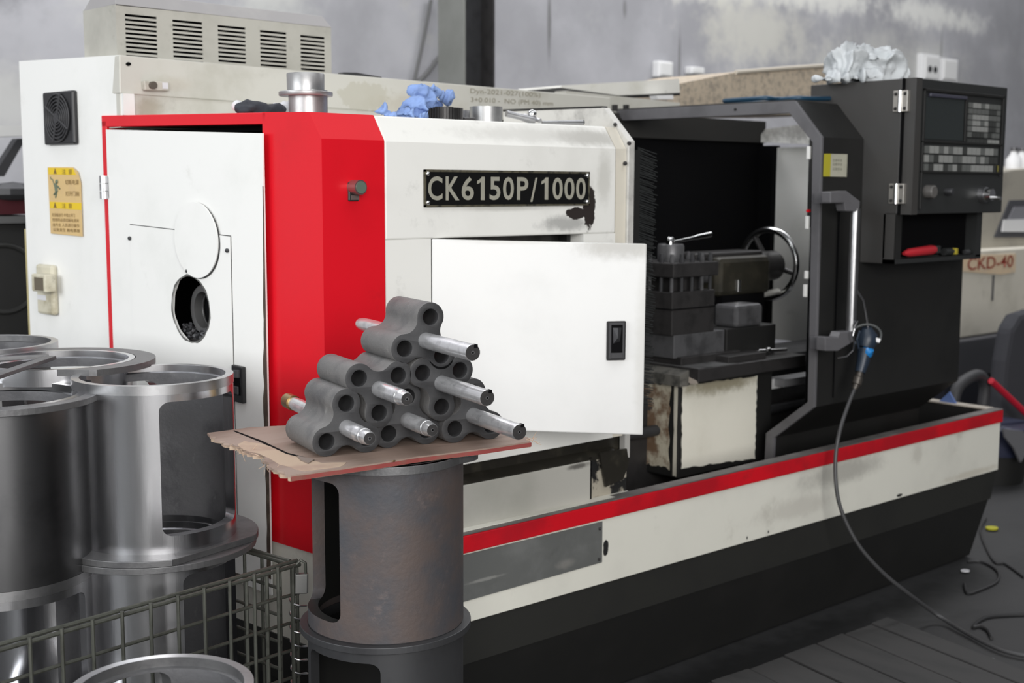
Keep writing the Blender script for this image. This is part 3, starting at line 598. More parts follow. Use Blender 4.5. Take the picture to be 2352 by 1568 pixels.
# --- inside of the machine: rear guard, bed, carriage, tool post, tailstock
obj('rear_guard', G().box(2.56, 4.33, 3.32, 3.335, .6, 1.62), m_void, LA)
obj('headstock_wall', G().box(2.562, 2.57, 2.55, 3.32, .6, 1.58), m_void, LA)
m_inside = mat('pale_guard_paint', (.82, .81, .77), .5, 0, (.76, .75, .70), 4, dirt=((.25, .23, .19), .25, 7), stains=[((4.33, 3.1, 1.66), (.1, .5, .08), (.12, .11, .1), .7, .5)])
obj('end_guard', G().box(4.33, 4.345, 2.62, 3.25, .80, 1.592), m_inside, LA)
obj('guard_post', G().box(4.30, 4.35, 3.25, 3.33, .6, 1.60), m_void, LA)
obj('upper_guard', G().hexa([(2.6, 3.31, 1.613), (4.33, 3.31, 1.613), (4.33, 3.32, 1.613), (2.6, 3.32, 1.613), (2.6, 3.31, 1.70), (4.33, 3.31, 1.70), (4.33, 3.32, 1.70), (2.6, 3.32, 1.70)]), mat('shade_toned_guard_paint', (.022, .021, .019), .7), LA)  # near-black colour stands in for the shade under the hood
obj('guard_header', G().prism([at(1735, 326, 'X', 4.30), at(1864, 331, 'X', 4.30), at(1838, 286, 'X', 4.30), at(1758, 296, 'X', 4.30)], (.025, 0, 0)), m_inside, LA)
obj('bed', G().box(2.56, 4.30, 2.80, 3.15, .44, .74), m_iron, LA)
for y0 in (2.80, 2.98): obj('slideway', G().prism([(2.57, y0, .74), (2.57, y0 + .06, .775), (2.57, y0 + .12, .74)], (1.73, 0, 0)), m_irongrey, LA)
obj('lead_screw', G().cyl((2.57, 2.76, .64), (4.25, 2.76, .64), .018, 12), m_dark_steel, LA, smooth=True)
obj('bed_ledge', G().box(3.62, 4.28, 2.66, 2.72, .74, .765), mat('ledge_grey', (.30, .30, .31), .5, .1), LA)
a_ = at(1773, 873, 'Y', 2.70); b_ = at(1853, 893, 'Y', 2.70)
obj('way_strip', G().box(a_.x, b_.x + .35, 2.70, 2.73, at(1775, 893, 'Y', 2.7).z, a_.z + .004), mat('bright_strip', (.72, .72, .72), .5, .1), LA)
# saddle
def sp_(x, y, Y=2.6): return at(x, y, 'Y', Y)
m_saddle = m_iron
sa = obj('saddle', G().prism([(3.092, 2.60, .815), (3.66, 2.60, .815), (3.66, 3.16, .815), (3.092, 3.16, .815)], (0, 0, .042)), m_saddle, LA, bevel=.003)
obj('saddle_wing', G().hexa([(3.092, 2.602, .857), (3.30, 2.602, .857), (3.22, 3.1, .857), (3.092, 3.1, .857), (3.092, 2.602, .8595), (3.25, 2.602, .8595), (3.18, 3.1, .8595), (3.092, 3.1, .8595)]), mat('scuffed_saddle', (.13, .13, .13), .5, .3, (.06, .06, .06), 18, dirt=((.03, .03, .03), .4, 30)), sa)
obj('cross_slide_cover', G().prism([(3.27, 2.625, .857), (3.47, 2.625, .857), (3.47, 3.1, .857), (3.27, 3.1, .857)], (0, 0, .022)), m_iron, sa, bevel=.002)
obj('saddle_ear', G().hexa([(3.05, 2.64, .80), (3.092, 2.64, .80), (3.092, 2.9, .80), (3.05, 2.9, .80), (3.05, 2.64, .835), (3.092, 2.64, .85), (3.092, 2.9, .85), (3.05, 2.9, .835)]), mat('flaky_cast', (.14, .135, .12), .6, .2, (.05, .05, .045), 20, bump=.3), sa)
obj('paint_chip', G().prism([at(x, y, 'X', 3.0915) for x, y in ((1567, 858), (1600, 874), (1603, 881), (1586, 882), (1573, 870))], (.001, 0, 0)), mat('chip_cream', (.42, .37, .32), .6), sa)
# apron
ap = obj('apron', G().box(3.076, 3.56, 2.665, 3.0, .495, .815), m_black, LA, bevel=.003)
random.seed(21)
def ragged(corners, n, amp):
    out = []
    for i in range(4):
        a, b = Vector(corners[i]), Vector(corners[(i + 1) % 4])
        for k in range(n):
            p = a.lerp(b, k / n); c = sum((Vector(q) for q in corners), Vector()) / 4
            out.append(p + (c - p).normalized() * random.uniform(0, amp) * (1 if k else .3))
    return out
m_apron = mat('cream_apron_paint', (.82, .80, .70), .5, 0, (.76, .74, .64), 3, dirt=((.4, .34, .22), .15, 6), stains=[((3.28, 2.66, .79), (.3, .05, .055), (.24, .21, .13), .85, .4)])
obj('apron_panel', G().prism(ragged([at(x, y, 'Y', 2.6635) for x, y in ((1566, 884), (1740, 862), (1735, 1054), (1565, 1077))], 22, .006), (0, .002, 0)), m_apron, ap)
obj('apron_side', G().prism(ragged([(3.0745, 2.70, .515), (3.0745, 2.86, .515), (3.0745, 2.86, .80), (3.0745, 2.70, .80)], 14, .012), (.002, 0, 0)), mat('stripped_paint', (.50, .46, .36), .6, 0, (.16, .10, .06), 9, mix=(.42, .56), dirt=((.62, .6, .52), .35, 20), bump=.2), ap)
obj('apron_edge_strip', G().prism(ragged([(3.0745, 2.672, .50), (3.0745, 2.686, .50), (3.0745, 2.686, .80), (3.0745, 2.672, .80)], 10, .004), (.002, 0, 0)), mat('pale_edge', (.60, .57, .48), .6), ap)
# tool post
tp = obj('tool_post', G().box(3.073, 3.285, 2.70, 2.90, .955, 1.095), m_iron, LA, bevel=.003)
obj('post_seam', G().box(3.0715, 3.287, 2.698, 2.902, 1.038, 1.042), m_void, tp)
obj('post_base', G().box(3.085, 3.34, 2.70, 2.95, .88, .957), m_irongrey, tp, bevel=.003)
obj('post_foot', G().box(3.10, 3.40, 2.68, 3.0, .857, .885), m_iron, tp, bevel=.003)
obj('post_neck', G().box(3.12, 3.25, 2.74, 2.87, 1.09, 1.145), m_iron, tp, bevel=.004)
obj('post_plate', G().box(3.070, 3.295, 2.695, 2.905, 1.142, 1.188), m_iron, tp, bevel=.003)
obj('post_cap', G().lathe([(0, 0), (.044, 0), (.044, .05), (.040, .056), (0, .056)], (3.175, 2.80, 1.188), n=28), m_irongrey, tp, smooth=True)
obj('post_nut', G().lathe([(0, 0), (.014, 0), (.013, .018), (.008, .024), (0, .024)], (3.16, 2.79, 1.244), n=16), m_chrome, tp, smooth=True)
l0 = at(1545, 556, 'Y', 2.80); l1 = at(1632, 538, 'Y', 2.80)
obj('clamp_lever', G().tube([l0, l0.lerp(l1, .55), l0.lerp(l1, .62), l1], [.005, .006, .0085, .0095], 12), m_chrome, tp, smooth=True)
for i, (x, y) in enumerate([(3.085, 2.715), (3.13, 2.712), (3.18, 2.712), (3.23, 2.712), (3.275, 2.715), (3.085, 2.76), (3.085, 2.81), (3.085, 2.86), (3.275, 2.76), (3.275, 2.81), (3.275, 2.86)]):
    g = G().cyl((x, y, 1.188), (x, y, 1.200), .0085, 10); g.tube([(x, y, 1.2), (x, y, 1.216)], [.0075, .006], 4); g.v = []; g.f = []; g.tube([(x, y, 1.095), (x, y, 1.188), (x, y, 1.1885), (x, y, 1.200), (x, y, 1.2005), (x, y, 1.216)], [.006, .006, .0085, .0085, .0075, .006], 8)
    obj('clamp_bolt', g, m_dark_steel if i % 3 else m_irongrey, tp)
# tailstock with handwheel
ts = obj('tailstock', G().box(3.50, 3.80, 2.86, 3.02, 1.045, 1.185), mat('tailstock_paint', (.026, .024, .017), .5, .1, (.045, .04, .028), 18), LA, bevel=.02)
obj('tailstock_top', G().box(3.42, 3.80, 2.90, 3.02, 1.175, 1.20), m_iron, ts, bevel=.008)
obj('tailstock_barrel', G().tube([(3.78, 2.93, 1.14), (3.90, 2.93, 1.14)], .055, 20), m_iron, ts, smooth=True)
obj('tailstock_foot', G().box(3.52, 3.76, 2.86, 3.06, .775, 1.05), m_void, ts)
obj('quill', G().cyl((3.36, 2.92, 1.118), (3.52, 2.92, 1.118), .026, 18), m_irongrey, ts, smooth=True)
q = at(1695, 650, 'Y', 2.86); obj('quill_clamp', G().cyl((q.x, 2.86, q.z - .03), (q.x, 2.86, q.z + .012), .010, 12), m_chrome, ts, smooth=True)
wc = at(1765, 606, 'X', 3.90); wr = .128
hw = obj('handwheel', G().tube([wc + Vector((0, wr * math.cos(t), wr * math.sin(t))) for t in [2 * PI * k / 48 for k in range(48)]], .0125, 12, closed=True), m_chrome, LA, smooth=True)
obj('wheel_hub', G().cyl(wc + Vector((-.02, 0, 0)), wc + Vector((.03, 0, 0)), .03, 18), m_iron, hw, smooth=True)
for t in (PI + .25, PI / 3.2, -PI / 2.4): obj('wheel_spoke', G().tube([wc, wc + Vector((0, wr * math.cos(t), wr * math.sin(t)))], [.013, .009], 8), m_iron, hw, smooth=True)
g0 = at(1789, 668, 'X', 3.895); g1 = at(1746, 677, 'X', 3.79)
obj('wheel_grip', G().tube([g0, g0.lerp(g1, .1), g0.lerp(g1, .9), g1], [.008, .012, .011, .008], 12), mat('bright_grip', (.78, .77, .72), .3, .3), hw, smooth=True)
# block beside the tool post
gb = at(1690, 712, 'Y', 2.70)
obj('side_block', G().box(gb.x + .004, 3.545, 2.70, 2.80, .958, 1.034), m_irongrey, LA, bevel=.012)
obj('side_block_base', G().box(3.35, 3.62, 2.70, 2.86, .857, .958), m_black, LA, bevel=.004)
# rear way covers seen to the right
obj('way_cover', G().box(3.70, 4.30, 2.78, 3.0, .79, .83), m_irongrey, LA, bevel=.003)

# --- sliding hood
HXL, HXR = 3.455, 4.36
ROOFX = 3.58
outer = [(3.332, 1.711), (2.529, 1.708), (2.421, 1.589), (2.416, .719), (2.572, .594), (2.575, .50)]
inner = [(3.295, 1.672), (2.549, 1.669), (2.455, 1.573), (2.442, .733), (2.606, .605), (2.609, .50)]
def strip(pa, pb, xa, xb):
    g = G(); n = len(pa); vs = [(x, y, z) for x in (xa, xb) for y, z in list(pa) + list(pb)[::-1]]; m = 2 * n
    fs = []
    for i in range(n - 1): fs += [(i, i + 1, m - 2 - i, m - 1 - i), (m + i, m + m - 1 - i, m + m - 2 - i, m + i + 1)]
    for i in range(m): j = (i + 1) % m; fs.append((i, j, m + j, m + i))
    return g.add(vs, fs)
skin = [(y + (.006 if k not in (0, 1) else 0), z - (.006 if k in (0, 1, 2) else 0)) for k, (y, z) in enumerate(outer)]
hd = obj('sliding_hood', strip(outer[1:], skin[1:], HXL + .012, HXR), m_hood, LA)
obj('hood_roof', strip(outer[:2], skin[:2], HXL + .012, ROOFX), m_hood, hd)
obj('hood_rim', strip(outer, inner, HXL, HXL + .013), m_hoodrim, hd, bevel=.0015)
obj('hood_top_edge', G().hexa([(HXL, 2.53, 1.7085), (ROOFX, 2.53, 1.7085), (ROOFX, 3.33, 1.7115), (HXL, 3.33, 1.7115), (HXL, 2.53, 1.712), (ROOFX, 2.53, 1.712), (ROOFX, 3.33, 1.715), (HXL, 3.33, 1.715)]), m_boxtop, hd)
obj('hood_inner_skin', G().box(HXL + .03, HXR - .02, 2.465, 2.475, .72, 1.56), m_void, hd)
obj('rim_screw', G().ball(at(1689, 251, 'X', HXL - .001), .005, 8), m_black, hd)
for x, y0, y1 in ((1858.5, 336, 366), (1855, 496, 526), (1853, 622, 640), (1850.5, 653, 682)):
    a_ = at(x, y0, 'X', HXL + .008); b_ = at(x, y1, 'X', HXL + .008)
    obj('gap_light_patch', G().box(HXL + .002, HXL + .014, a_.y - .006, a_.y + .006, b_.z, a_.z), mat('gap_light_white', (.72, .72, .70), .5), hd, bevel=.002)  # white pieces painted in for brightness showing through gaps at the hood edge
a_ = at(1857, 484, 'X', HXL + .008); obj('red_marker', G().box(HXL + .002, HXL + .014, a_.y - .005, a_.y + .005, a_.z - .004, a_.z + .004), m_red, hd)
# door groove
obj('hood_seam', G().box(3.555, 3.559, 2.413, 2.4185, .74, 1.42), m_void, hd)
# sticker on the hood
def hf(x, y, o=0.0): p = at(x, y, 'Y', 2.4175); return Vector((p.x, 2.4175 - o, p.z))
hs = obj('hood_sticker', G().prism([hf(x, y) for x, y in ((1894, 353), (1946, 354), (1944, 406), (1892, 405))], (0, -.001, 0)), mat('sticker_white', (.42, .41, .33), .5, 0, (.36, .35, .28), 20), hd)
obj('sticker_band', G().prism([hf(x, y, .001) for x, y in ((1892, 353), (1908, 353), (1906, 405), (1890, 405))], (0, -.0006, 0)), mat('dull_yellow', (.40, .36, .03), .5), hs)
for y in (371, 380, 391): text('lettering', '注意安全', mat('sticker_grey_ink', (.2, .2, .16), .6), hs, hf(1911, y, .0012), (1, 0, 0), (0, 0, 1), .055, .009)
# pull handle
hb = at(1962, 470, 'Y', 2.33); ht = at(1964, 490, 'Y', 2.335); hbot = at(1954, 752, 'Y', 2.335)
hn = obj('pull_handle', G().cyl(ht + Vector((0, 0, .015)), hbot - Vector((0, 0, .01)), .0165, 20), m_steelrim, LA, smooth=True)
def hpoly(pts, Y): return [at(x, y, 'Y', Y) for x, y in pts]
obj('handle_bracket', G().loft(hpoly(((1908, 440), (1945, 438), (1976, 462), (1974, 486), (1943, 485), (1939, 466), (1908, 466)), 2.322), [p + Vector((.0, .035, 0)) for p in hpoly(((1908, 440), (1945, 438), (1976, 462), (1974, 486), (1943, 485), (1939, 466), (1908, 466)), 2.322)]), m_hoodrim, hn, bevel=.003)
a_ = at(1909, 452, 'Y', 2.357); b_ = at(1928, 452, 'Y', 2.357); obj('handle_arm', G().box(a_.x, b_.x, 2.357, 2.42, a_.z - .02, a_.z + .014), m_hoodrim, hn)
pl = hpoly(((1896, 774), (1925, 774), (1930, 762), (1960, 760), (1960, 785), (1925, 806), (1896, 806)), 2.322)
obj('handle_bracket', G().loft(pl, [p + Vector((0, .035, 0)) for p in pl]), m_hoodrim, hn, bevel=.003)
a_ = at(1898, 790, 'Y', 2.357); b_ = at(1920, 790, 'Y', 2.357); obj('handle_arm', G().box(a_.x, b_.x, 2.357, 2.42, a_.z - .02, a_.z + .018), m_hoodrim, hn)

# --- control cabinet
CXL, CY = 3.692, 2.286
cb = obj('control_cabinet', G().prism([(CXL, CY, 1.778), (CXL, 2.638, 1.776), (CXL, 2.638, 1.30), (CXL, 2.419, 1.182), (CXL, 2.33, 1.182), (CXL, 2.33, 1.345), (CXL, CY, 1.345)], (4.30 - CXL, 0, 0)), m_boxtop, LA, bevel=.003)
obj('shelf_back', G().box(CXL, 4.26, 2.328, 2.335, 1.20, 1.345), m_void, cb)
g = G(); g.box(CXL, CXL + .035, CY + .006, 2.33, 1.184, 1.345); g = G().box(CXL, CXL + .004, CY + .004, 2.335, 1.183, 1.345)
obj('shelf_side', g, m_boxtop, cb)
obj('shelf_rim', G().box(CXL, CXL + .034, CY + .002, CY + .006, 1.183, 1.343), m_hood, cb)
obj('shelf_floor', G().box(CXL, 4.24, CY, 2.335, 1.183, 1.197), m_panelblk, cb)
obj('shelf_right', G().box(4.205, 4.24, CY, 2.335, 1.19, 1.345), m_panelblk, cb)
# hinged panel door
PYF = 2.242
dd = obj('panel_door', G().box(CXL + .012, 4.292, PYF, CY - .004, 1.345, 1.778), m_panelblk, LA, bevel=.003)
obj('door_side_skin', G().box(CXL + .010, CXL + .045, PYF - .001, CY - .003, 1.344, 1.779), m_boxtop, dd)
def cp(x, y): p = at(x, y, 'Y', PYF); return p.x, p.z
def cbox(x0, y0, x1, y1, o0, o1):
    a = cp(x0, (y0)); b = cp(x1, y1); return G().box(min(a[0], b[0]), max(a[0], b[0]), PYF - o1, PYF - o0, min(a[1], b[1]), max(a[1], b[1]))
# frame bars
XA, XB = CXL + .052, 4.262
for q in ((XA, XB, 1.738, 1.748), (XA, XA + .008, 1.36, 1.748), (XB - .008, XB, 1.47, 1.748), (XA, XB, 1.575, 1.583), (XA + .26, XA + .27, 1.583, 1.735), (XA, XB, 1.478, 1.486)):
    obj('bezel_bar', G().box(q[0], q[1], PYF - .008, PYF, q[2], q[3]), m_hood, dd, bevel=.002)
obj('screen', G().box(XA + .012, XA + .255, PYF - .003, PYF, 1.588, 1.722), m_screen, dd)
pen = obj('screen_hood', G().box(XA + .03, XA + .26, PYF - .012, PYF, 1.722, 1.734), mat('violet_strip', (.05, .05, .07), .3), dd, bevel=.003)
random.seed(4)
kx0, kx1 = XA + .285, XB - .018
for r_ in range(7):
    for c_ in range(8):
        x_ = kx0 + (kx1 - kx0) * c_ / 8; w_ = (kx1 - kx0) / 8 * .86; z_ = 1.718 - .0195 * (r_ + 1) + (0 if r_ < 6 else -.003)
        bright = (r_ in (0,) and c_ in (1, 2, 4)) or (r_ in (2, 3, 4) and 1 <= c_ <= 4) or (r_ == 6 and c_ > 2 and random.random() < .6)
        m_ = m_key if bright and random.random() < .9 else (m_key2 if (r_ < 5 and c_ < 5) or c_ == 7 or random.random() < .4 else m_keyd)
        obj('key', G().box(x_, x_ + w_, PYF - .005, PYF, z_, z_ + .0165), m_, dd)
for r_ in range(3):
    for c_ in range(16):
        x_ = XA + .018 + (XB - XA - .04) * c_ / 16; w_ = (XB - XA - .04) / 16 * .84; z_ = 1.571 - .029 * (r_ + 1)
        rr = random.random(); m_ = m_key if rr < (.5 if r_ != 1 else .35) else (m_key2 if rr < .85 else m_keyd)
        k_ = obj('key', G().box(x_, x_ + w_, PYF - .005, PYF, z_, z_ + .0235), m_, dd)
obj('key', G().box(XB - .034, XB - .016, PYF - .005, PYF, 1.487, 1.508), mat('yellow_key', (.2, .18, .05), .5), dd)
def knob(x, y, r, h, m_, nm='knob'):
    a = cp(x, y); return obj(nm, G().lathe([(0, 0), (r, 0), (r * .95, h * .9), (r * .8, h), (0, h)], (a[0], PYF, a[1]), (0, -1, 0), 24), m_, dd, smooth=True)
knob(2128, 440, .022, .03, mat('grey_knob', (.10, .095, .09), .4)); knob(2172, 440, .012, .028, m_dark_steel); knob(2254, 447, .028, .02, m_steelrim, 'dial')
a = cp(2254, 447); obj('dial', G().lathe([(0, 0), (.022, 0), (.02, .022), (0, .022)], (a[0], PYF - .019, a[1]), (0, -1, 0), 24), m_chrome, dd, smooth=True)
obj('dial_grip', G().cyl((a[0] + .012, PYF - .04, a[1] - .01), (a[0] + .012, PYF - .065, a[1] - .012), .007, 12), m_chrome, dd, smooth=True)
# hinges on the left face
for (x0, y0, x1, y1) in ((2052, 208, 2084, 257), (2042, 421, 2075, 469)):
    a_ = at(x0, y0, 'X', CXL - .003); b_ = at(x1, y1, 'X', CXL - .003); zc = (a_.z + b_.z) / 2; yc = (a_.y + b_.y) / 2; hh = abs(a_.z - b_.z) / 2 * .97; hw_ = abs(a_.y - b_.y) / 2
    h_ = obj('door_hinge', G().box(CXL - .004, CXL + .012, yc - hw_, yc + hw_, zc - hh, zc + hh), mat('zinc_hinge', (.40, .38, .35), .35, .7), LA, bevel=.002)
    obj('hinge_pin', G().cyl((CXL - .005, yc, zc - hh), (CXL - .005, yc, zc + hh), .007, 12), m_chrome, h_, smooth=True)
    for i in (-1, 1):
        for k in (-1, 1): obj('hinge_screw', G().ball((CXL - .004, yc + i * hw_ * .62, zc + k * hh * .68), .006, 8), m_black, h_)
obj('door_gap', G().box(CXL - .001, CXL + .01, CY - .006, CY, 1.345, 1.779), m_void, cb)

# ================================================================ helpers for the loose things
def bake(o):
    dg = bpy.context.evaluated_depsgraph_get(); dg.update()
    me = bpy.data.meshes.new_from_object(o.evaluated_get(dg)); o.modifiers.clear(); o.data = me; return o
def smoothpath(P, sub=5):
    out = []
    for i in range(len(P) - 1):
        a, b, c, d = P[max(i - 1, 0)], P[i], P[i + 1], P[min(i + 2, len(P) - 1)]
        for k in range(sub):
            t = k / sub; out.append(.5 * ((2 * b) + (c - a) * t + (2 * a - 5 * b + 4 * c - d) * t * t + (3 * b - a - 3 * c + d) * t ** 3))
    return out + [P[-1]]
def proj(p):
    d = Vector(p) - CO; z = d.dot(CF); return 1176 + FPX * d.dot(CR) / z, 784 - FPX * d.dot(CU) / z
def copy_tree(src, loc, rotz=0.0):
    r = src.copy(); COL.objects.link(r); r.location = loc; r.rotation_euler.z = rotz
    for ch in src.children:
        c = ch.copy(); COL.objects.link(c); c.parent = r; c.matrix_parent_inverse = Matrix.Identity(4)
    return r
def local(o):
    o.matrix_parent_inverse = Matrix.Identity(4); return o

# ================================================================ steel sleeves with windows and a flange
def rrect(w, h, r, n=5):
    out = []
    for cx_, cy_, a0 in ((w / 2 - r, h / 2 - r, 0), (-w / 2 + r, h / 2 - r, PI / 2), (-w / 2 + r, -h / 2 + r, PI), (w / 2 - r, -h / 2 + r, 1.5 * PI)):
        out += [(cx_ + r * math.cos(a0 + PI / 2 * k / n), cy_ + r * math.sin(a0 + PI / 2 * k / n)) for k in range(n + 1)]
    return out
def sleeve_body(R, H, t, win, half, zlo, zhi, both=True, n=96, m_in=None):
    """tube from z=0 to H; window centred on angle `win`, half-width `half` (radians)"""
    g = G().lathe([(R, 0), (R, H), (R - t * .72, H), (R - t * .72, H - .014), (R - t, H - .016), (R - t, .016), (R - t * .72, .014), (R - t * .72, 0)], (0, 0, 0), (0, 0, 1), n, (1, 0, 0))
    o = obj('tmp', g, None)
    w = 2 * R * math.sin(half); d = Vector((math.cos(win), math.sin(win), 0)); tv = Vector((-d.y, d.x, 0))
    pr_ = rrect(w, zhi - zlo, .018); zc = (zlo + zhi) / 2
    a = [tv * x + Vector((0, 0, zc + y)) + d * (-1.6 * R if both else R * .05) for x, y in pr_]; b = [tv * x + Vector((0, 0, zc + y)) + d * (1.6 * R) for x, y in pr_]
    c = obj('tmpc', G().loft(a, b), None)
    m = o.modifiers.new('b', 'BOOLEAN'); m.operation = 'DIFFERENCE'; m.object = c; m.solver = 'EXACT'
    bake(o); me = o.data; bpy.data.objects.remove(o); bpy.data.objects.remove(c)
    me.name = 'sleeve_body'
    # inside faces get the rough bore material
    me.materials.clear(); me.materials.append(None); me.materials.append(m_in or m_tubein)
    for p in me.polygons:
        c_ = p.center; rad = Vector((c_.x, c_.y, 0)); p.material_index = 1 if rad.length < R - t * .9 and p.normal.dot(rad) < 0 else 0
    me.shade_smooth(); me.set_sharp_from_angle(angle=math.radians(35))
    return me
def flange_mesh(Rf, ri, th, cuts, n=96, keep=None, rmin=0):
    """flat ring with straight D-cuts [(angle, distance)]"""
    ring = []
    for k in range(n):
        a = 2 * PI * k / n; r = Rf
        for ca, dist in cuts:
            c = math.cos(a - ca)
            if c > 0: r = min(r, dist / c)
        if keep:
            k2_ = (keep[1] - abs((a - keep[0] + PI) % (2 * PI) - PI)) / math.radians(22); k2_ = max(0, min(1, k2_)); r = rmin + (r - rmin) * k2_ * k2_ * (3 - 2 * k2_)
        ring.append((r * math.cos(a), r * math.sin(a)))
    inn = [(ri * math.cos(2 * PI * k / n), ri * math.sin(2 * PI * k / n)) for k in range(n)]
    vs = [(x, y, z) for z in (0, th) for L_ in (ring, inn) for x, y in L_]; fs = []
    for i in range(n):
        j = (i + 1) % n
        fs += [(i, j, n + j, n + i), (2 * n + i, 3 * n + i, 3 * n + j, 2 * n + j), (i, 2 * n + i, 2 * n + j, j), (n + i, n + j, 3 * n + j, 3 * n + i)]
    return G().add(vs, fs)
def sleeve(c, R, H, flange, win, half, label, m_body, m_fl, group, zlo=.035, zhi=None, cuts=(), Rf=None, both=True, t=.019, fth=.013, keep=None):
    e = empty('flanged_sleeve', c, label, 'steel sleeve', group)
    me = sleeve_body(R, H, t, win, half, zlo, zhi or H - .035, both, 96, m_black if 'board' in group else None); me.materials[0] = m_body  # bores of the board stack blackened to carry the shade inside them
    b = bpy.data.objects.new('body', me); COL.objects.link(b); b.parent = e
    if flange:
        Rf = Rf or R * 1.25; g = flange_mesh(Rf, R - .010 if keep else R - .002, fth, cuts, 96, keep, R * 1.006); z = H - fth if flange == 'top' else 0
        for v in g.v: v.z += z
        f = obj('flange', g, m_fl, None, .0012); f.parent = e
    if flange != 'top':
        f = obj('rim', G().lathe([(R + .0008, H - .018), (R + .0008, H + .0006), (R - t * .70, H + .0006), (R - t * .70, H - .004), (R - .003, H - .018)], (0, 0, 0), n=96), m_steelrim, None, smooth=True); f.parent = e
    return e
def pxcut(c, z, pa, pb):
    a = at(*pa, 'Z', z); b = at(*pb, 'Z', z); d = (b - a).normalized(); n_ = Vector((d.y, -d.x, 0)); k_ = (a - Vector((c[0], c[1], z))).dot(n_)
    if k_ < 0: n_ = -n_; k_ = -k_
    return (math.atan2(n_.y, n_.x), k_)
def cang(c): return math.atan2(-c[1], -c[0])
D2 = math.radians
GL = 'steel sleeves stacked in the wire basket'
BF = .016    # top of the basket floor
# stack A (right one in the basket)
cA = dep(352, 860, 2.59); aA = cang(cA); RA = .1585; zA = cA.z - .344
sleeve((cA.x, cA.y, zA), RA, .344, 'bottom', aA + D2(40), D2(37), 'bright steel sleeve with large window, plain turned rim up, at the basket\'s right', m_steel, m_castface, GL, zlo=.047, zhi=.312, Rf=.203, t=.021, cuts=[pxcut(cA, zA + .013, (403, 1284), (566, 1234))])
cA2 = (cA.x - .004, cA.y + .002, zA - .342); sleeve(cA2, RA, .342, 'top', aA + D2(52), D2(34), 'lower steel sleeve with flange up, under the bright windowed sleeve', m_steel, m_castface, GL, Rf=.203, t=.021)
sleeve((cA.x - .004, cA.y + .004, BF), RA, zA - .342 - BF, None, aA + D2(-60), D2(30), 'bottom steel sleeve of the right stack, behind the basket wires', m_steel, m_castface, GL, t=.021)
# stack F (front left)
cF = dep(-7, 906, 2.442); aF = cang(cF); RF_ = .1635; zF = cF.z; cF.z = 0
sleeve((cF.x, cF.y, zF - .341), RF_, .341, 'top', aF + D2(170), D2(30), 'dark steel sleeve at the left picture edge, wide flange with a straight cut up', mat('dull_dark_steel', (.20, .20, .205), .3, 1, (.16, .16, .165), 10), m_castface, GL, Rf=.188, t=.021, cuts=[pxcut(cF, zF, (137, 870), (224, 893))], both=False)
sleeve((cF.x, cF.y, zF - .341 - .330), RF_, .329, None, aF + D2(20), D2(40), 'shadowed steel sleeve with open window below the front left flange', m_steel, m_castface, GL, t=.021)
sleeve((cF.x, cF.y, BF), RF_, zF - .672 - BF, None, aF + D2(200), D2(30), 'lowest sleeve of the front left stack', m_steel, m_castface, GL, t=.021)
# stack G (behind) and E (far left)
cG = dep(130, 825, 2.731); aG = cang(cG); zG = cG.z; cG.z = 0
sleeve((cG.x, cG.y, zG - .340), RF_, .340, 'top', aG + D2(170), D2(34), 'flanged sleeve behind the bright one, flat bars lying across its open top', m_steel, m_castface, GL, Rf=.2045, t=.021, cuts=[pxcut(cG, zG, (52, 848), (159, 849))])
sleeve((cG.x, cG.y, zG - .682), RF_, .341, None, aG + D2(40), D2(34), 'sleeve under the flanged one that carries flat bars', m_steel, m_castface, GL, t=.021)
sleeve((cG.x, cG.y, BF), RF_, zG - .683 - BF, None, aG + D2(40), D2(34), 'bottom sleeve of the stack that carries flat bars', m_steel, m_castface, GL, t=.021)
cE = dep(-39, 787, 2.953); zE = cE.z
sleeve((cE.x, cE.y, zE - .346), RF_, .346, None, cang(cE) + D2(90), D2(30), 'rearmost sleeve at the left edge with thick plain rim up', m_castface, m_castface, GL, t=.021)
sleeve((cE.x, cE.y, zE - .688), RF_, .341, None, cang(cE) + D2(90), D2(30), 'sleeve under the rearmost plain-rimmed one', m_castface, m_castface, GL, t=.021)
sleeve((cE.x, cE.y, BF), RF_, zE - .689 - BF, None, cang(cE) + D2(90), D2(30), 'bottom sleeve of the rearmost stack', m_castface, m_castface, GL, t=.021)
# near one outside the basket
cN = dep(369, 1578, 1.9); aN = cang(cN)
sleeve((cN.x, cN.y, cN.z - .345), .1355, .345, None, aN + D2(215), D2(36), 'nearest steel sleeve, only its turned rim showing at the bottom edge', m_castface, m_castface, 'sleeves standing before the basket', zhi=.325)
sleeve((cN.x, cN.y, 0), .1355, cN.z - .345, None, aN, D2(30), 'sleeve below the nearest one, standing on the floor', m_castface, m_castface, 'sleeves standing before the basket')
# centre stack under the board
cC = at(884, 1034, 'Z', .936); aC = cang(cC); RC = 180 / FPX * (cC - CO).dot(CF)
zJ = .5
while proj((cC.x, cC.y, zJ))[1] > 1417: zJ += .002
cC.z = 0; GC = 'sleeve stack carrying the plywood board'
sleeve((cC.x, cC.y, zJ), RC, .936 - zJ, 'top', aC + D2(-71), D2(37), 'rust brown sleeve with tall open window, directly under the plywood board', m_rust, m_castface, GC, zlo=.03, zhi=.936 - zJ - .035, Rf=RC * 1.19, both=False, fth=.016, keep=(aC + D2(125), D2(62)))
sleeve((cC.x - .004, cC.y - .004, zJ / 2), RC, zJ / 2, 'top', aC + D2(-38), D2(34), 'dark grey sleeve with flange up, second below the plywood board', m_dark_steel, m_dark_steel, GC, Rf=RC * 1.1, both=False)
sleeve((cC.x, cC.y, 0), RC, zJ / 2, None, aC + D2(10), D2(30), 'lowest dark sleeve of the stack under the board, on the floor', m_dark_steel, m_dark_steel, GC)
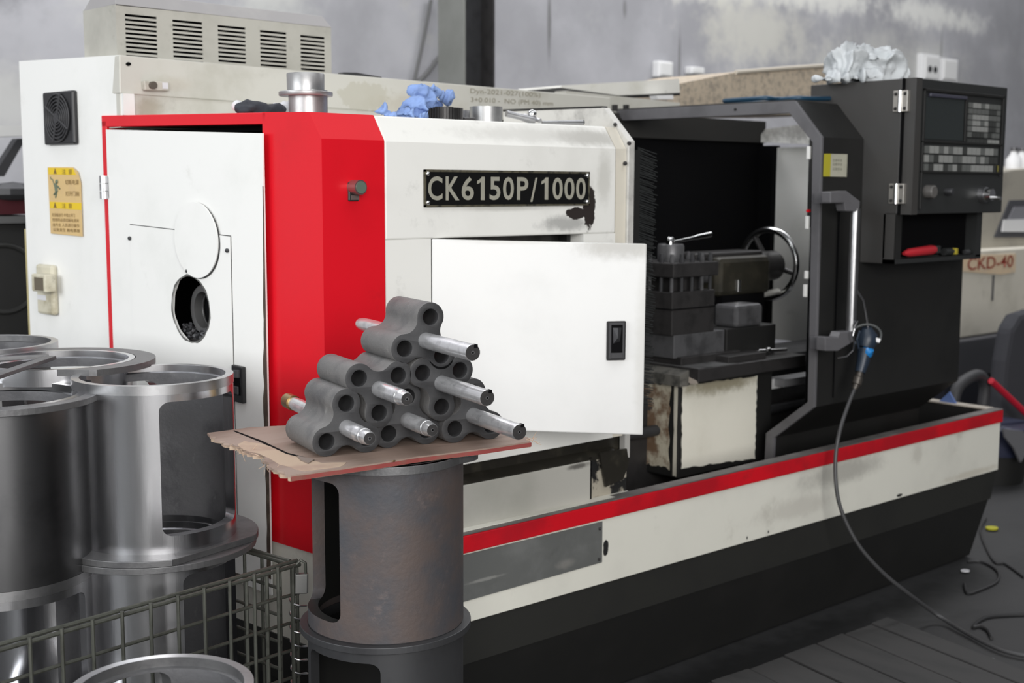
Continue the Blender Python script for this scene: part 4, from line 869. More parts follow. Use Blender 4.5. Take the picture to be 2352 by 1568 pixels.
# flat bars on stack G
for (p0, p1, w, lab) in (((118, 825), (-40, 880), .011, 'narrow flat steel bar lying aslant over the open flanged sleeve'), ((112, 823), (-20, 828), .010, 'second flat steel bar behind the aslant one, lying across the sleeve')):
    zb_ = zG + .0008 + (.0085 if w > .0105 else 0); a = at(*p0, 'Z', zb_); b = at(*p1, 'Z', zb_); d = (b - a).normalized(); n_ = Vector((-d.y, d.x, 0))
    tag(obj('flat_bar', G().obox((a + b) / 2 + Vector((0, 0, .004)), d, n_, (0, 0, 1), (b - a).length / 2, w, .004), m_castface, None, .001), lab, 'steel bar', 'flat bars on the sleeves')

# ================================================================ wire basket
RZ = .658
KB = at(681, 1298, 'Z', RZ); KB.z = 0; BA = math.radians(8.0); bx = Vector((-math.cos(BA), -math.sin(BA), 0)); by = Vector((-math.sin(BA), math.cos(BA), 0))
bk = empty('wire_basket', KB, 'grey welded wire mesh basket holding the steel sleeves', 'basket')
def bp_(u, v, z): return KB + bx * u + by * v + Vector((0, 0, z))
WL, WD = .98, 1.13; wr_ = .0037; ZB = .012
def wire(a, b, r=wr_, nm='wire'): return obj(nm, G().tube([a, b], r, 8), m_wire, bk, smooth=True)
wire(bp_(-.009, 0, RZ), bp_(WL, 0, RZ), .0044, 'top_rail'); wire(bp_(-.009, .009, RZ + .0065), bp_(WL, .009, RZ + .0065), .0044, 'top_rail')
wire(bp_(0, .02, RZ + .004), bp_(0, WD, RZ + .004), .005, 'top_rail'); wire(bp_(.009, .02, RZ + .002), bp_(.009, WD, RZ + .002), .0044, 'top_rail')
wire(bp_(0, WD, RZ), bp_(WL, WD, RZ), .0044, 'top_rail'); wire(bp_(WL, 0, RZ), bp_(WL, WD, RZ), .0044, 'top_rail')
nzs = [RZ - .0583 * k for k in range(1, 11)]
for z in nzs:
    wire(bp_(.05, .002, z), bp_(WL, .002, z)); wire(bp_(.004, .05, z), bp_(.004, WD, z))
    wire(bp_(.05, 0, z), bp_(-.009, .006, z - .004))
wire(bp_(0, WD, .2), bp_(WL, WD, .2)); wire(bp_(WL, 0, .2), bp_(WL, WD, .2))
for k in range(16): wire(bp_(.052 + .0594 * k, -.0045, ZB), bp_(.052 + .0594 * k, -.0045, RZ + .009))
wire(bp_(.067, .013, ZB), bp_(.067, .013, RZ), .0044); wire(bp_(.122, .007, .3), bp_(.122, .007, RZ))
for k in range(19): wire(bp_(-.001, .055 + .0588 * k, ZB), bp_(-.001, .055 + .0588 * k, RZ + .004))
for u, v in ((0, .0), (WL, 0), (0, WD), (WL, WD)): wire(bp_(u + (.011 if not u else 0), v, 0), bp_(u + (.011 if not u else 0), v, RZ), .005, 'post')
wire(bp_(-.0045, .0045, .05), bp_(-.0045, .0045, RZ), .0036, 'post')
obj('basket_floor', G().hexa([bp_(0, 0, .006), bp_(WL, 0, .006), bp_(WL, WD, .006), bp_(0, WD, .006), bp_(0, 0, .015), bp_(WL, 0, .015), bp_(WL, WD, .015), bp_(0, WD, .015)]), m_dark_steel, bk)
g = G(); cz = []
for k in range(176): t = k / 16; cz.append(bp_(-.0045, .002, RZ - .061 - .0291 * t) + Vector((.0172 * math.cos(2 * PI * t), .0172 * math.sin(2 * PI * t), 0)))
obj('coil_spring', g.tube(cz, .0019, 6), m_steelrim, bk, smooth=True)
lt = bp_(-.0065, -.0065, 0)
rd = (CO - lt); rd.z = 0; rd.normalize(); rt = Vector((-rd.y, rd.x, 0))
obj('corner_latch', G().obox(lt + Vector((0, 0, RZ - .038)), rt, rd, Vector((.06, .04, 1)).normalized(), .014, .0066, .021), mat('latch_zinc', (.17, .17, .165), .45, .5), bk, bevel=.003)
obj('latch_hook', G().tube([lt + rt * .009 + Vector((0, 0, RZ - .018)), lt + rt * .009 + Vector((0, 0, RZ + .0045)), lt + Vector((0, 0, RZ + .011)), lt - rt * .009 + Vector((0, 0, RZ + .002))], .0033, 8), m_wire, bk, smooth=True)

# ================================================================ plywood board
ZT = .948
def z9(x, y): return at(x, y, 'Z', ZT)
random.seed(9)
def rag_edge(pts, amp, sub):
    out = []
    for i in range(len(pts) - 1):
        a, b = pts[i], pts[i + 1]; n_ = Vector((-(b - a).y, (b - a).x, 0)).normalized()
        for k in range(sub): out.append(a.lerp(b, k / sub) + n_ * random.uniform(-amp, amp) * (1 if k else .3))
    return out
left = [z9(476, 994), z9(505, 1012), z9(540, 1022), z9(560, 1031), z9(604, 1046), z9(612, 1060), z9(622, 1072), z9(668, 1091)]
front = [z9(668, 1091), z9(760, 1078), z9(860, 1064), z9(960, 1048), z9(1100, 1031), z9(1219, 1013)]
right = [z9(1219, 1013), z9(1212, 1004), z9(1188, 1000), z9(960, 962)]
back = [z9(960, 962), z9(820, 965), z9(650, 977), z9(575, 981), z9(476, 994)]
outl = rag_edge(left, .006, 5) + rag_edge(front, .0012, 4) + rag_edge(right, .003, 4) + rag_edge(back, .001, 3)
dn = Vector((0, 0, -.0045))
board = obj('plywood_board', G().prism([p for p in outl], dn), m_ply, None)
tag(board, 'weathered plywood board with torn left edge lying on the sleeve stack', 'board')
outl2 = rag_edge([p + Vector((.004, -.004, 0)) for p in left], .008, 6) + rag_edge([p + Vector((.001, .003, 0)) for p in front], .0006, 4) + rag_edge(right, .004, 4) + rag_edge(back, .001, 3)
obj('lower_ply', G().prism([p + dn + Vector((0, 0, -.0002)) for p in outl2], Vector((0, 0, -.0068))), m_plytop, board)
fl_ = [p + Vector((.0, -.0022, 0)) for p in front]
obj('red_edge', G().prism([p + dn * .6 for p in rag_edge(fl_, .0006, 4)] + [fl_[-1] + dn * .6] + [p + dn * .6 + Vector((.002, .006, 0)) for p in fl_[::-1]], Vector((0, 0, -.0072))), m_plyred, board)
obj('torn_veneer', G().prism(rag_edge([z9(560, 1033), z9(600, 1044), z9(640, 1066), z9(700, 1082), z9(780, 1072), z9(795, 1062), z9(740, 1064), z9(680, 1045), z9(610, 1022), z9(560, 1012), z9(545, 1020), z9(560, 1033)], .003, 3), Vector((0, 0, .0006))), m_plytop, board)
obj('split_line', G().prism([z9(536, 990), z9(538, 989), z9(600, 1012), z9(660, 1040), z9(722, 1056), z9(722, 1059), z9(658, 1043), z9(598, 1015)], Vector((0, 0, .0009))), m_void, board)
obj('lifted_strip', G().prism([z9(682, 1049) + Vector((0, 0, .001)), z9(722, 1057) + Vector((0, 0, .001)), z9(708, 1066) + Vector((0, 0, .001)), z9(690, 1058) + Vector((0, 0, .001))], Vector((0, 0, .0015))), mat('grey_splinter', (.2, .155, .13), .8), board)
g = G()
for k in range(40):
    if k < 28: p = left[0].lerp(left[-1], random.random()); p = random.choice(left[2:7]) + Vector((random.uniform(-.01, .01), random.uniform(-.02, .02), random.uniform(-.008, .0)))
    else: p = z9(1216, 1012) + Vector((random.uniform(-.012, .012), random.uniform(-.01, .02), random.uniform(-.004, .004)))
    d = Vector((random.uniform(-1, 1) + (-.6 if k < 28 else .8), random.uniform(-1, .4), random.uniform(-.5, .5))).normalized(); g.tube([p, p + d * random.uniform(.006, .018)], [.0009, .0003], 4)
stuff(obj('splinters', g, mat('raw_splinter', (.46, .33, .24), .8), board))
tag(obj('brass_chip', G().ball(z9(905, 1061) + Vector((0, 0, .002)), (.004, .002, .0015), 8), m_brass), 'tiny brass chip on the front edge of the plywood board', 'chip')

# ================================================================ three-lobed castings with shafts
def casting_mesh(L, r=.0273, Rc=.0442, rho=.0244, hole=.0149):
    cs = [(Rc * math.cos(PI / 2 + 2 * PI * k / 3), Rc * math.sin(PI / 2 + 2 * PI * k / 3)) for k in range(3)]
    hd_ = math.dist(cs[0], cs[1]) / 2; q = math.sqrt((r + rho) ** 2 - hd_ ** 2); fd_ = Rc / 2 + q
    pts = []
    for k in range(3):
        a = PI / 2 + 2 * PI * k / 3; c = Vector((cs[k][0], cs[k][1])); fprev = Vector((fd_ * math.cos(a - PI / 3), fd_ * math.sin(a - PI / 3))); fnext = Vector((fd_ * math.cos(a + PI / 3), fd_ * math.sin(a + PI / 3)))
        a0 = math.atan2(*(fprev - c).yx); a1 = math.atan2(*(fnext - c).yx)
        while a1 < a0: a1 += 2 * PI
        pts += [(c.x + r * math.cos(a0 + (a1 - a0) * i / 18), c.y + r * math.sin(a0 + (a1 - a0) * i / 18)) for i in range(19)]
        nx = cs[(k + 1) % 3]; b0 = math.atan2(c.y - fnext.y, c.x - fnext.x); b1 = math.atan2(nx[1] - fnext.y, nx[0] - fnext.x)
        while b1 > b0: b1 -= 2 * PI
        pts += [(fnext.x + rho * math.cos(b0 + (b1 - b0) * i / 8), fnext.y + rho * math.sin(b0 + (b1 - b0) * i / 8)) for i in range(1, 8)]
    cu = bpy.data.curves.new('cast', 'CURVE'); cu.dimensions = '2D'; cu.fill_mode = 'BOTH'; cu.extrude = L / 2 - .0015; cu.bevel_depth = .0015; cu.bevel_resolution = 1; cu.offset = -.0015
    def spl(P):
        s = cu.splines.new('POLY'); s.points.add(len(P) - 1); s.use_cyclic_u = True
        for i, (x, y) in enumerate(P): s.points[i].co = (x, y, 0, 1)
    spl(pts)
    for c in cs: spl([(c[0] + hole * math.cos(2 * PI * k / 28), c[1] + hole * math.sin(2 * PI * k / 28)) for k in range(28)])
    t = bpy.data.objects.new('t', cu); COL.objects.link(t); dg = bpy.context.evaluated_depsgraph_get(); dg.update()
    me = bpy.data.meshes.new_from_object(t.evaluated_get(dg)); bpy.data.objects.remove(t)
    # local frame: lobes in XZ, axis along -Y (front face at y=0, back at y=L)
    for v in me.vertices: x, y, z = v.co; v.co = (x, -z + L / 2, y)
    bm = bmesh.new(); bm.from_mesh(me); bmesh.ops.remove_doubles(bm, verts=bm.verts, dist=1e-6); bmesh.ops.recalc_face_normals(bm, faces=bm.faces); bm.to_mesh(me); bm.free()
    me.materials.clear(); me.materials.append(m_cast); me.materials.append(m_castdark)
    for p in me.polygons:
        bore = any(math.hypot(p.center.x - c[0], p.center.z - c[1]) < hole * 1.08 for c in cs)
        p.material_index = 1 if abs(p.normal.y) > .9 or bore else 0
    me.name = 'casting'; me.shade_smooth(); me.set_sharp_from_angle(angle=math.radians(40)); return me
CL = .150; cast_me = casting_mesh(CL); RR = .0147
AZ = math.radians(13.2)   # turned clockwise seen from above
p0 = at(750, 1015, 'Z', ZT + .0268); nfv = Vector((-math.sin(AZ), -math.cos(AZ), 0)); exv = Vector((math.cos(AZ), -math.sin(AZ), 0))
def shaft(e, front, backL, kind):
    g = G()
    if kind == 'taper': g.tube([(0, .002, 0), (0, -front * .62, 0), (0, -front * .625, 0), (0, -front * .80, 0), (0, -front * .81, 0), (0, -front * .93, 0), (0, -front, 0)], [RR, RR, RR * .985, RR * .97, RR * .90, RR * .88, RR * .74], 24)
    else: g.tube([(0, .002, 0), (0, -front * .66, 0), (0, -front * .665, 0), (0, -front * .985, 0), (0, -front, 0)], [RR * 1.02, RR * 1.02, RR, RR, RR * .95], 24)
    s = local(obj('shaft', g, m_rod, e, smooth=True))
    en = local(obj('shaft_end', G().cyl((0, -front - .0004, 0), (0, -front + .002, 0), RR * (.72 if kind == 'taper' else .94), 20), m_iron, s))
    local(obj('centre_hole', G().cyl((0, -front - .0008, 0), (0, -front + .002, 0), RR * .22, 12), m_steelrim, s))
    local(obj('centre_hole_core', G().cyl((0, -front - .0010, 0), (0, -front + .002, 0), RR * .14, 10), m_void, s))
    if kind != 'taper': local(obj('keyway', G().box(RR * .15, RR * .62, -front - .0012, -front + .012, RR * .55, RR * .93), m_void, s))
    if backL: local(obj('shaft_tail', G().tube([(0, CL - .002, 0), (0, CL + backL * .7, 0), (0, CL + backL * .9, 0), (0, CL + backL, 0)], [RR * .95, RR * .95, RR * .9, RR * .75], 20), m_rod, e, smooth=True))
    if backL and kind == 'taper' and backL > .05: local(obj('brass_tip', G().cyl((0, CL + backL - .008, 0), (0, CL + backL + .028, 0), RR * 1.05, 20), m_brass, e, smooth=True))
# (x along the row, z of the shaft, depth shift, tilt, pixel of shaft front end, tail length, kind, label)
TAILPX = {(848, 1012): 662, (1085, 809): 828}
CAST = [(.0385, .9975, 0, 0, (848, 1012), -1, 'taper', 'bottom left three-lobed casting with brass-tipped shaft, front of the pile'),
        (.1664, .9975, -.019, 0, (993, 989), .03, 'taper', 'three-lobed casting in the middle of the bottom row'),
        (.2961, .9975, -.006, 0, (1192, 990), .03, 'keyed', 'bottom right three-lobed casting with long keyed shaft'),
        (.1020, 1.0637, 0, PI, (934, 913), .03, 'taper', 'inverted three-lobed casting on the left of the second row'),
        (.2275, 1.0651, 0, PI, (1119, 912), .03, 'keyed', 'inverted three-lobed casting with keyed shaft on the right of the second row'),
        (.1955, 1.1473, .0, math.radians(13), (1085, 809), -1, 'keyed', 'topmost three-lobed casting crowning the pile, slightly tilted')]
for x, z, sh, tilt, px, tail, kind, lab in CAST:
    o0 = p0 + exv * x + nfv * sh; o0.z = z
    e = empty('lobed_casting', o0, lab, 'casting', 'pyramid of castings on the board'); e.rotation_euler = (0, 0, -AZ)
    b = bpy.data.objects.new('body', cast_me); COL.objects.link(b); b.parent = e; b.rotation_euler = (0, tilt, 0)
    f = .05
    for _ in range(140):
        if proj(o0 + nfv * f)[0] >= px[0]: break
        f += .002
    if tail < 0:
        tail = .01
        while proj(o0 - nfv * (CL + tail))[0] > TAILPX[px] and tail < .3: tail += .002
        tail += .0 if kind == 'keyed' else -.028
    shaft(e, f, tail, kind)

# ================================================================ things lying on top of the headstock
HT = 1.592; YI = 2.62
def hx(x, y, Y=YI): return at(x, y, 'Y', Y)
c = hx(703, 255); sc_ = (hx(745, 200).x - hx(657, 200).x) / 88    # metres per pixel across
pxm = 3.02 / FPX
e = empty('flanged_hub', (c.x, YI, HT), 'turned steel hub with a flange round its middle, on the red cover', 'hub')
obj('lower_sleeve', G().lathe([(0, 0), (.046, 0), (.046, .058), (0, .058)], (c.x + .006, YI, HT + .004), n=40), m_turned, e, smooth=True)
obj('foot_ring', G().lathe([(0, 0), (.062, 0), (.062, .005), (0, .005)], (c.x + .006, YI, HT), n=40), m_dark_steel, e)
obj('flange', G().lathe([(.02, 0), (.0625, 0), (.0635, .002), (.0635, .009), (.0625, .010), (.02, .010)], (c.x, YI, HT + .048), n=48), m_turned, e, smooth=True)
obj('upper_sleeve', G().lathe([(.03, .002), (.044, .002), (.0445, .042), (.043, .044), (.03, .044)], (c.x, YI, HT + .057), n=40), m_turned, e, smooth=True)
# toothed gear
q = hx(1020, 262, 2.60); R_ = .049; prof = []
for k in range(38):
    for f_, r_ in ((0, R_ * .91), (.25, R_ * .91), (.38, R_), (.72, R_), (.85, R_ * .91)):
        t = 2 * PI * (k + f_) / 38; prof.append((q.x + r_ * math.cos(t), 2.60 + r_ * math.sin(t), HT + .002))
gr = obj('toothed_gear', G().prism(prof, (0, 0, .034)), m_iron)
tag(gr, 'black toothed gear wheel lying on the white headstock under the blue cloth', 'gear')
obj('bore_ring', G().lathe([(.016, 0), (.024, 0), (.024, .003), (.016, .003)], (q.x, 2.60, HT + .036), n=24), m_dark_steel, gr)
q = hx(1115, 262, 2.58)
e = empty('steel_ring', (q.x, 2.58, HT), 'bright turned steel ring on the white headstock right of the gear', 'ring')
obj('ring_body', G().lathe([(.028, .004), (.043, .004), (.043, .044), (.028, .044)], (q.x + .002, 2.58, HT), n=40), m_turned, e, smooth=True)
obj('ring_foot', G().lathe([(.02, 0), (.055, 0), (.055, .004), (.02, .004)], (q.x + .004, 2.58, HT), n=40), m_castface, e, smooth=True)
q = hx(1085, 258, 2.66); tag(obj('steel_ring', G().lathe([(.018, 0), (.03, 0), (.03, .04), (.018, .04)], (q.x + .01, 2.69, HT), n=32), m_castface, smooth=True), 'second smaller steel ring hidden behind the bright ring', 'ring')
a = hx(1163, 263, 2.58); b = hx(1212, 272, 2.56); zr = Vector((0, 0, 0))
a.z = HT + .030; b.z = HT + .018
tk = obj('chuck_key', G().tube([a, a.lerp(b, .6), b, b + (b - a).normalized() * .02], [.009, .0085, .011, .011], 14), m_steelrim, smooth=True)
tag(tk, 'steel chuck key with ball end leaning on the bright ring', 'key')
obj('key_ball', G().ball(b + Vector((.016, 0, .012)), .013, 14), m_chrome, tk, smooth=True)
obj('key_bar', G().tube([b + Vector((.016, .03, .010)), b + Vector((.018, -.03, -.006))], .006, 10), m_steelrim, tk, smooth=True)
a = hx(1245, 284, 2.50); b = hx(1338, 283, 2.47); a.z = HT + .006; b.z = HT + .009
pn = obj('steel_pin', G().tube([a, b], [.004, .0068], 12), m_steelrim, smooth=True); tag(pn, 'thin tapered steel pin lying at the headstock\'s front edge', 'pin')
obj('pin_end', G().cyl(b, b + (b - a).normalized() * .003, .0066, 12), m_iron, pn)
for x0, x1, nm, lab in ((764, 772, 0, 'flat dark steel bar lying behind the hub on the red cover'), (782, 868, 1, 'flat grey steel bar lying behind the blue cloth on the red cover')):
    pass
a = hx(785, 256, 2.66); b = hx(868, 262, 2.66)
tag(obj('flat_bar', G().box(a.x, b.x, 2.65, 2.68, HT, HT + .012), m_dark_steel, None, .003), 'flat dark steel bar lying between the hub and blue cloth', 'steel bar')
a = hx(1071, 268, 2.53); tag(obj('short_rod', G().tube([(a.x, 2.54, HT + .006), (a.x + .028, 2.53, HT + .006)], .006, 10), m_iron, smooth=True), 'short black rod end beside the gear', 'rod')


def rag(name, lobes, m, label, seed, ridge=.35, vox=.004, freq=22, big=1.0):
    """crumpled cloth: lumps [(centre, radii)] fused, then creased by warped ridge noise along a turning direction"""
    g = G()
    for c_, r_ in lobes: g.ball(c_, r_, 18)
    o = obj(name, g, m); md = o.modifiers.new('r', 'REMESH'); md.mode = 'VOXEL'; md.voxel_size = vox
    sm = o.modifiers.new('s', 'SMOOTH'); sm.iterations = 6; bake(o); me = o.data
    off = Vector((seed * 3.1, seed * 1.7, seed * 2.3)); nr = [v.normal.copy() for v in me.vertices]
    zmin = min(v.co.z for v in me.vertices)
    for v, n_ in zip(me.vertices, nr):
        w = noise.noise_vector(v.co * freq * .35 + off) * 1.5
        p = v.co * freq * .55 + off + w; p.z *= .55
        r1 = 1 - min(1, abs(noise.noise(p)) * 3.2); r2 = 1 - min(1, abs(noise.noise(p * 2.1 + off)) * 3.0)
        h_ = ridge * (.020 * big * (r1 ** 1.5 - .35) + .007 * (r2 - .4))
        v.co += n_ * h_
        if v.co.z < zmin: v.co.z = zmin
    me.materials.clear(); me.materials.append(m); me.shade_smooth(); me.update()
    return tag(o, label, 'cloth')
def P3(x, y, Y): return at(x, y, 'Y', Y)
rag('blue_rag', [(P3(968, 222, 2.60), (.032, .03, .026)), (P3(985, 210, 2.62), (.022, .03, .012)), (P3(955, 246, 2.58), (.036, .03, .022)), (P3(1022, 222, 2.63), (.026, .018, .014)), (P3(1000, 240, 2.66), (.03, .012, .02)), (P3(930, 262, 2.56), (.03, .022, .009)), (P3(900, 262, 2.56), (.025, .018, .008)), (P3(884, 258, 2.56), (.014, .014, .013)), (P3(962, 270, 2.56), (.03, .02, .009))], m_blue_rag, 'crumpled light blue cloth draped over the black gear', 2, .85, .0026, 40)
rag('dark_rag', [(P3(585, 247, 2.75), (.045, .03, .017)), (P3(562, 250, 2.74), (.026, .026, .013)), (P3(625, 250, 2.76), (.036, .025, .012)), (P3(560, 256, 2.73), (.016, .02, .007))], m_dark_rag, 'bunched charcoal work glove lying on the red cover', 5, .3, .0035, 26)
rag('white_rag', [(P3(655, 246, 2.80), (.032, .02, .012))], m_lint, 'small frayed white cloth between the charcoal glove and the hub', 8, .4, .0035, 40)
rag('white_rag', [(P3(548, 243, 2.82), (.02, .015, .016))], m_lint, 'white cloth scrap behind the left end of the charcoal glove', 9, .4, .0035, 40)
rag('grey_rag', [(P3(1945, 152, 2.52), (.065, .06, .06)), (P3(1975, 132, 2.52), (.04, .05, .025)), (P3(2025, 155, 2.50), (.075, .06, .055)), (P3(2000, 165, 2.48), (.06, .05, .035)), (P3(1910, 182, 2.52), (.06, .05, .014)), (P3(2065, 172, 2.48), (.035, .04, .025)), (P3(1990, 180, 2.46), (.08, .05, .015))], m_grey_rag, 'crumpled pale grey cloth heaped on the control cabinet', 11, 1.0, .0045, 20, 1.8)
# dark off-cut on the beam right of the louvres
a = at(775, 168, 'Y', 3.30); b = at(868, 176, 'Y', 3.30)
tag(obj('rubber_strip', G().prism([(a.x, 3.28, a.z - .012), (a.x + .01, 3.28, a.z + .002), ((a.x + b.x) / 2 - .02, 3.28, a.z + .004), (b.x, 3.28, b.z - .002), (b.x, 3.28, b.z - .010)], (0, .03, 0)), m_rubsoft), 'thin dark rubber strip lying on the cream rear beam', 'strip')

# cream panels and the speckled cover behind the lathe
m_granite = mat('speckled_tan_paint', (.56, .47, .36), .7, 0, (.36, .31, .25), 38, mix=(.42, .66), dirt=((.66, .59, .47), .3, 22))
YS = 3.75
P = [at(x, y, 'Y', YS) for x, y in ((1560, 262), (1560, 192), (1700, 164), (1905, 151), (1945, 165), (1945, 262))]
cvr = obj('tan_cover', G().prism(P, (0, .5, 0)), m_granite); tag(cvr, 'speckled tan sheet cover standing behind the charcoal hood', 'cover')
obj('cover_rim', G().tube([at(1690, 166, 'Y', YS - .004), at(1800, 157, 'Y', YS - .004), at(1905, 150, 'Y', YS - .004)], .010, 8), mat('tan_rim', (.55, .50, .42), .6), cvr)
for i, (x, y) in enumerate(((1570, 240),)): pass
P = [at(x, y, 'Y', 3.62) for x, y in ((1288, 201), (1290, 196), (1560, 181), (1562, 214), (1420, 219))]
cp_ = obj('cream_panel', G().prism(P, (0, .25, 0)), mat('cream_panel_paint', (.76, .75, .70), .5, 0, (.66, .65, .58), 5, dirt=((.2, .19, .17), .3, 12))); tag(cp_, 'pointed cream sheet panel sticking out behind the rear beam', 'panel')
obj('panel_underside', G().prism([at(x, y, 'Y', 3.618) for x, y in ((1430, 219), (1562, 213), (1562, 219), (1440, 221))], (0, .2, 0)), m_black, cp_)
tag(obj('white_block', G().prism([at(x, y, 'Y', 3.56) for x, y in ((1508, 219), (1546, 218), (1547, 228), (1512, 228))], (0, .04, 0)), m_sw), 'small white block under the pointed cream panel', 'block')
for x, lab in ((1412, 'left of two dark bolt heads standing on the rear beam'), (1438, 'right of two dark bolt heads standing on the rear beam')):
    q = at(x, 247, 'Y', 3.30); tag(obj('hex_bolt', G().cyl((q.x, 3.30, q.z - .012), (q.x, 3.30, q.z + .010), .013, 6), m_iron), lab, 'bolt')

# ================================================================ air gun, its hook and its hose; hose on the hood
HZ = 1.7155
hp_ = [at(1910, 226, 'Y', 2.56), at(1870, 226.5, 'Y', 2.57), at(1830, 228, 'Y', 2.59), at(1790, 229.5, 'Y', 2.66), at(1760, 230.5, 'X', 3.478), at(1725, 231.5, 'X', 3.47), at(1700, 234, 'X', 3.475)]
for p in hp_: p.z = max(p.z, HZ + .0085)
hp_ += [hp_[-1] + Vector((.03, .09, .0)), hp_[-1] + Vector((.2, .05, 0)), hp_[-1] + Vector((.09, -.06, 0))]
bh = obj('air_hose', G().tube(smoothpath(hp_), .0078, 10), mat('teal_hose', (.010, .045, .085), .45), smooth=True)
tag(bh, 'blue air hose with chrome coupling lying on top of the hood', 'hose')
ca = hp_[0]; cb_ = at(1945, 225, 'Y', 2.54); d = (cb_ - ca).normalized()
obj('coupling', G().tube([ca, ca + d * .012, ca + d * .03, ca + d * .032, ca + d * .055, ca + d * .057, ca + d * .068, ca + d * .08, ca + d * .09], [.009, .010, .010, .013, .013, .009, .006, .006, .004], 14), mat('pale_fitting', (.62, .62, .62), .35, .3), bh, smooth=True)
YG = 2.325
gp = lambda x, y, Y=YG: at(x, y, 'Y', Y)
e = empty('air_gun', gp(1985, 790), 'blue and black air blow gun hanging from the hood handle, hose trailing to floor', 'air gun')
m_gblue = mat('gun_blue', (.01, .19, .52), .4); m_gblk = mat('gun_dark', (.018, .028, .045), .4)
obj('gun_head', G().tube([gp(1990, 752), gp(1992, 768), gp(1990, 785), gp(1985, 800)], [.016, .032, .034, .026], 14), m_gblk, e, bevel=0, smooth=True)
obj('gun_ring', G().tube([gp(1990, 770) + CR * (.048 * math.cos(t)) + Vector((0, 0, .036 * math.sin(t))) for t in [2 * PI * k / 24 for k in range(24)]], .004, 8, closed=True), mat('ring_grey', (.08, .085, .085), .4), e, smooth=True)
obj('gun_badge', G().obox(gp(2012, 780, YG - .03), (CR + Vector((0, 0, -.3))).normalized(), CF, (Vector((0, 0, 1)) + CR * .3).normalized(), .014, .004, .007), m_sw, e, bevel=.002)
obj('gun_grip', G().tube([gp(1987, 800), gp(1982, 830), gp(1975, 855)], [.026, .021, .017], 14), m_gblk, e, smooth=True)
obj('grip_insert', G().tube([gp(1990, 795, YG - .012), gp(1993, 805, YG - .012), gp(1992, 816, YG - .010), gp(1990, 824, YG - .008)], [.010, .020, .016, .006], 12), m_gblue, e, smooth=True)
obj('hose_coupling', G().tube([gp(1975, 855), gp(1972, 865), gp(1971, 867), gp(1967, 882), gp(1966, 884), gp(1962, 894)], [.012, .012, .016, .016, .011, .009], 14), mat('dull_coupling', (.10, .09, .08), .4, .6), e, smooth=True)
obj('nozzle_tube', G().tube([gp(1993, 750), gp(1987, 715), gp(1982, 690), gp(1964, 662)], [.0045, .0045, .004, .0045], 10), m_steelrim, e, smooth=True)
obj('hanging_hook', G().tube([gp(1969, 738, YG - .01), gp(1962, 755, YG - .03), gp(1959, 770, YG - .03), gp(1962, 788, YG - .02), gp(1960, 803, YG), gp(1945, 818, YG + .01), gp(1925, 822, YG + .02)], .0028, 8), m_steelrim, e, smooth=True)
obj('trigger', G().tube([gp(1975, 760, YG - .01), gp(1968, 780, YG - .01), gp(1972, 800, YG - .01)], .004, 8), m_gblk, e, smooth=True)
raw = [gp(1963, 892), gp(1948, 930, 2.32), gp(1930, 985, 2.305), gp(1920, 1040, 2.30), gp(1919, 1095, 2.29), gp(1926, 1150, 2.275), gp(1946, 1205, 2.25), gp(1978, 1260, 2.215), gp(2028, 1315, 2.17), gp(2085, 1362, 2.13), at(2150, 1410, 'Z', .03), at(2210, 1448, 'Z', .012), at(2270, 1480, 'Z', .012), at(2325, 1500, 'Z', .012), at(2420, 1515, 'Z', .012)]
obj('hose', G().tube(smoothpath(raw), .0065, 10), mat('grey_hose', (.05, .05, .052), .4), e, smooth=True)

# tools on the cabinet shelf, pen-like scriber on the saddle
m_redtool = mat('red_plastic', (.45, .02, .03), .4)
def shelf(x, y): return at(x, y, 'Y', 2.300)
e = empty('utility_knife', shelf(2110, 575), 'red handled utility knife lying on the control cabinet shelf', 'knife')
a, b = shelf(2076, 577), shelf(2145, 570); a.z = 1.215; b.z = 1.222
obj('handle', G().tube([a, a.lerp(b, .15), a.lerp(b, .9), b], [.006, .014, .017, .014], 10), m_redtool, e, smooth=True)
obj('slider', G().obox(b + Vector((.018, 0, .0)), (1, 0, 0), (0, 1, 0), (0, 0, 1), .012, .010, .013), m_panelblk, e, bevel=.003)
q = shelf(2175, 575); q.z = 1.212; tag(obj('small_bottle', G().tube([q + Vector((-.02, 0, 0)), q + Vector((.025, 0, 0)), q + Vector((.03, 0, 0)), q + Vector((.05, 0, 0))], [.013, .013, .008, .008], 12), m_panelblk, smooth=True), 'dark small bottle beside the red knife on the shelf', 'bottle')
q = shelf(2192, 572); q.z = 1.212; tag(obj('yellow_plug', G().obox(q, (1, 0, 0), (0, 1, 0), (0, 0, 1), .010, .010, .011), mat('cap_yellow', (.40, .33, .03), .5), None, .003), 'small yellow plug on the control cabinet shelf', 'plug')
q = shelf(2220, 573); q.z = 1.207; tag(obj('steel_nut', G().cyl(q + Vector((-.015, 0, 0)), q + Vector((.015, 0, 0)), .009, 6), m_steelrim), 'pale steel nut at the right end of the shelf', 'nut')
a, b, c_ = at(1700, 819, 'Y', 2.66), at(1742, 806, 'Y', 2.68), at(1806, 803, 'Y', 2.66)
for p in (a, b, c_): p.z = max(p.z, .862)
dr_ = obj('deburring_tool', G().tube([a, b], .003, 8), m_steelrim, smooth=True); tag(dr_, 'thin steel deburring tool with collar lying on the saddle', 'tool')
obj('tool_grip', G().tube([b, b.lerp(c_, .25), b.lerp(c_, .27), b.lerp(c_, .36), b.lerp(c_, .38), c_], [.006, .006, .012, .012, .006, .006], 10), m_chrome, dr_, smooth=True)

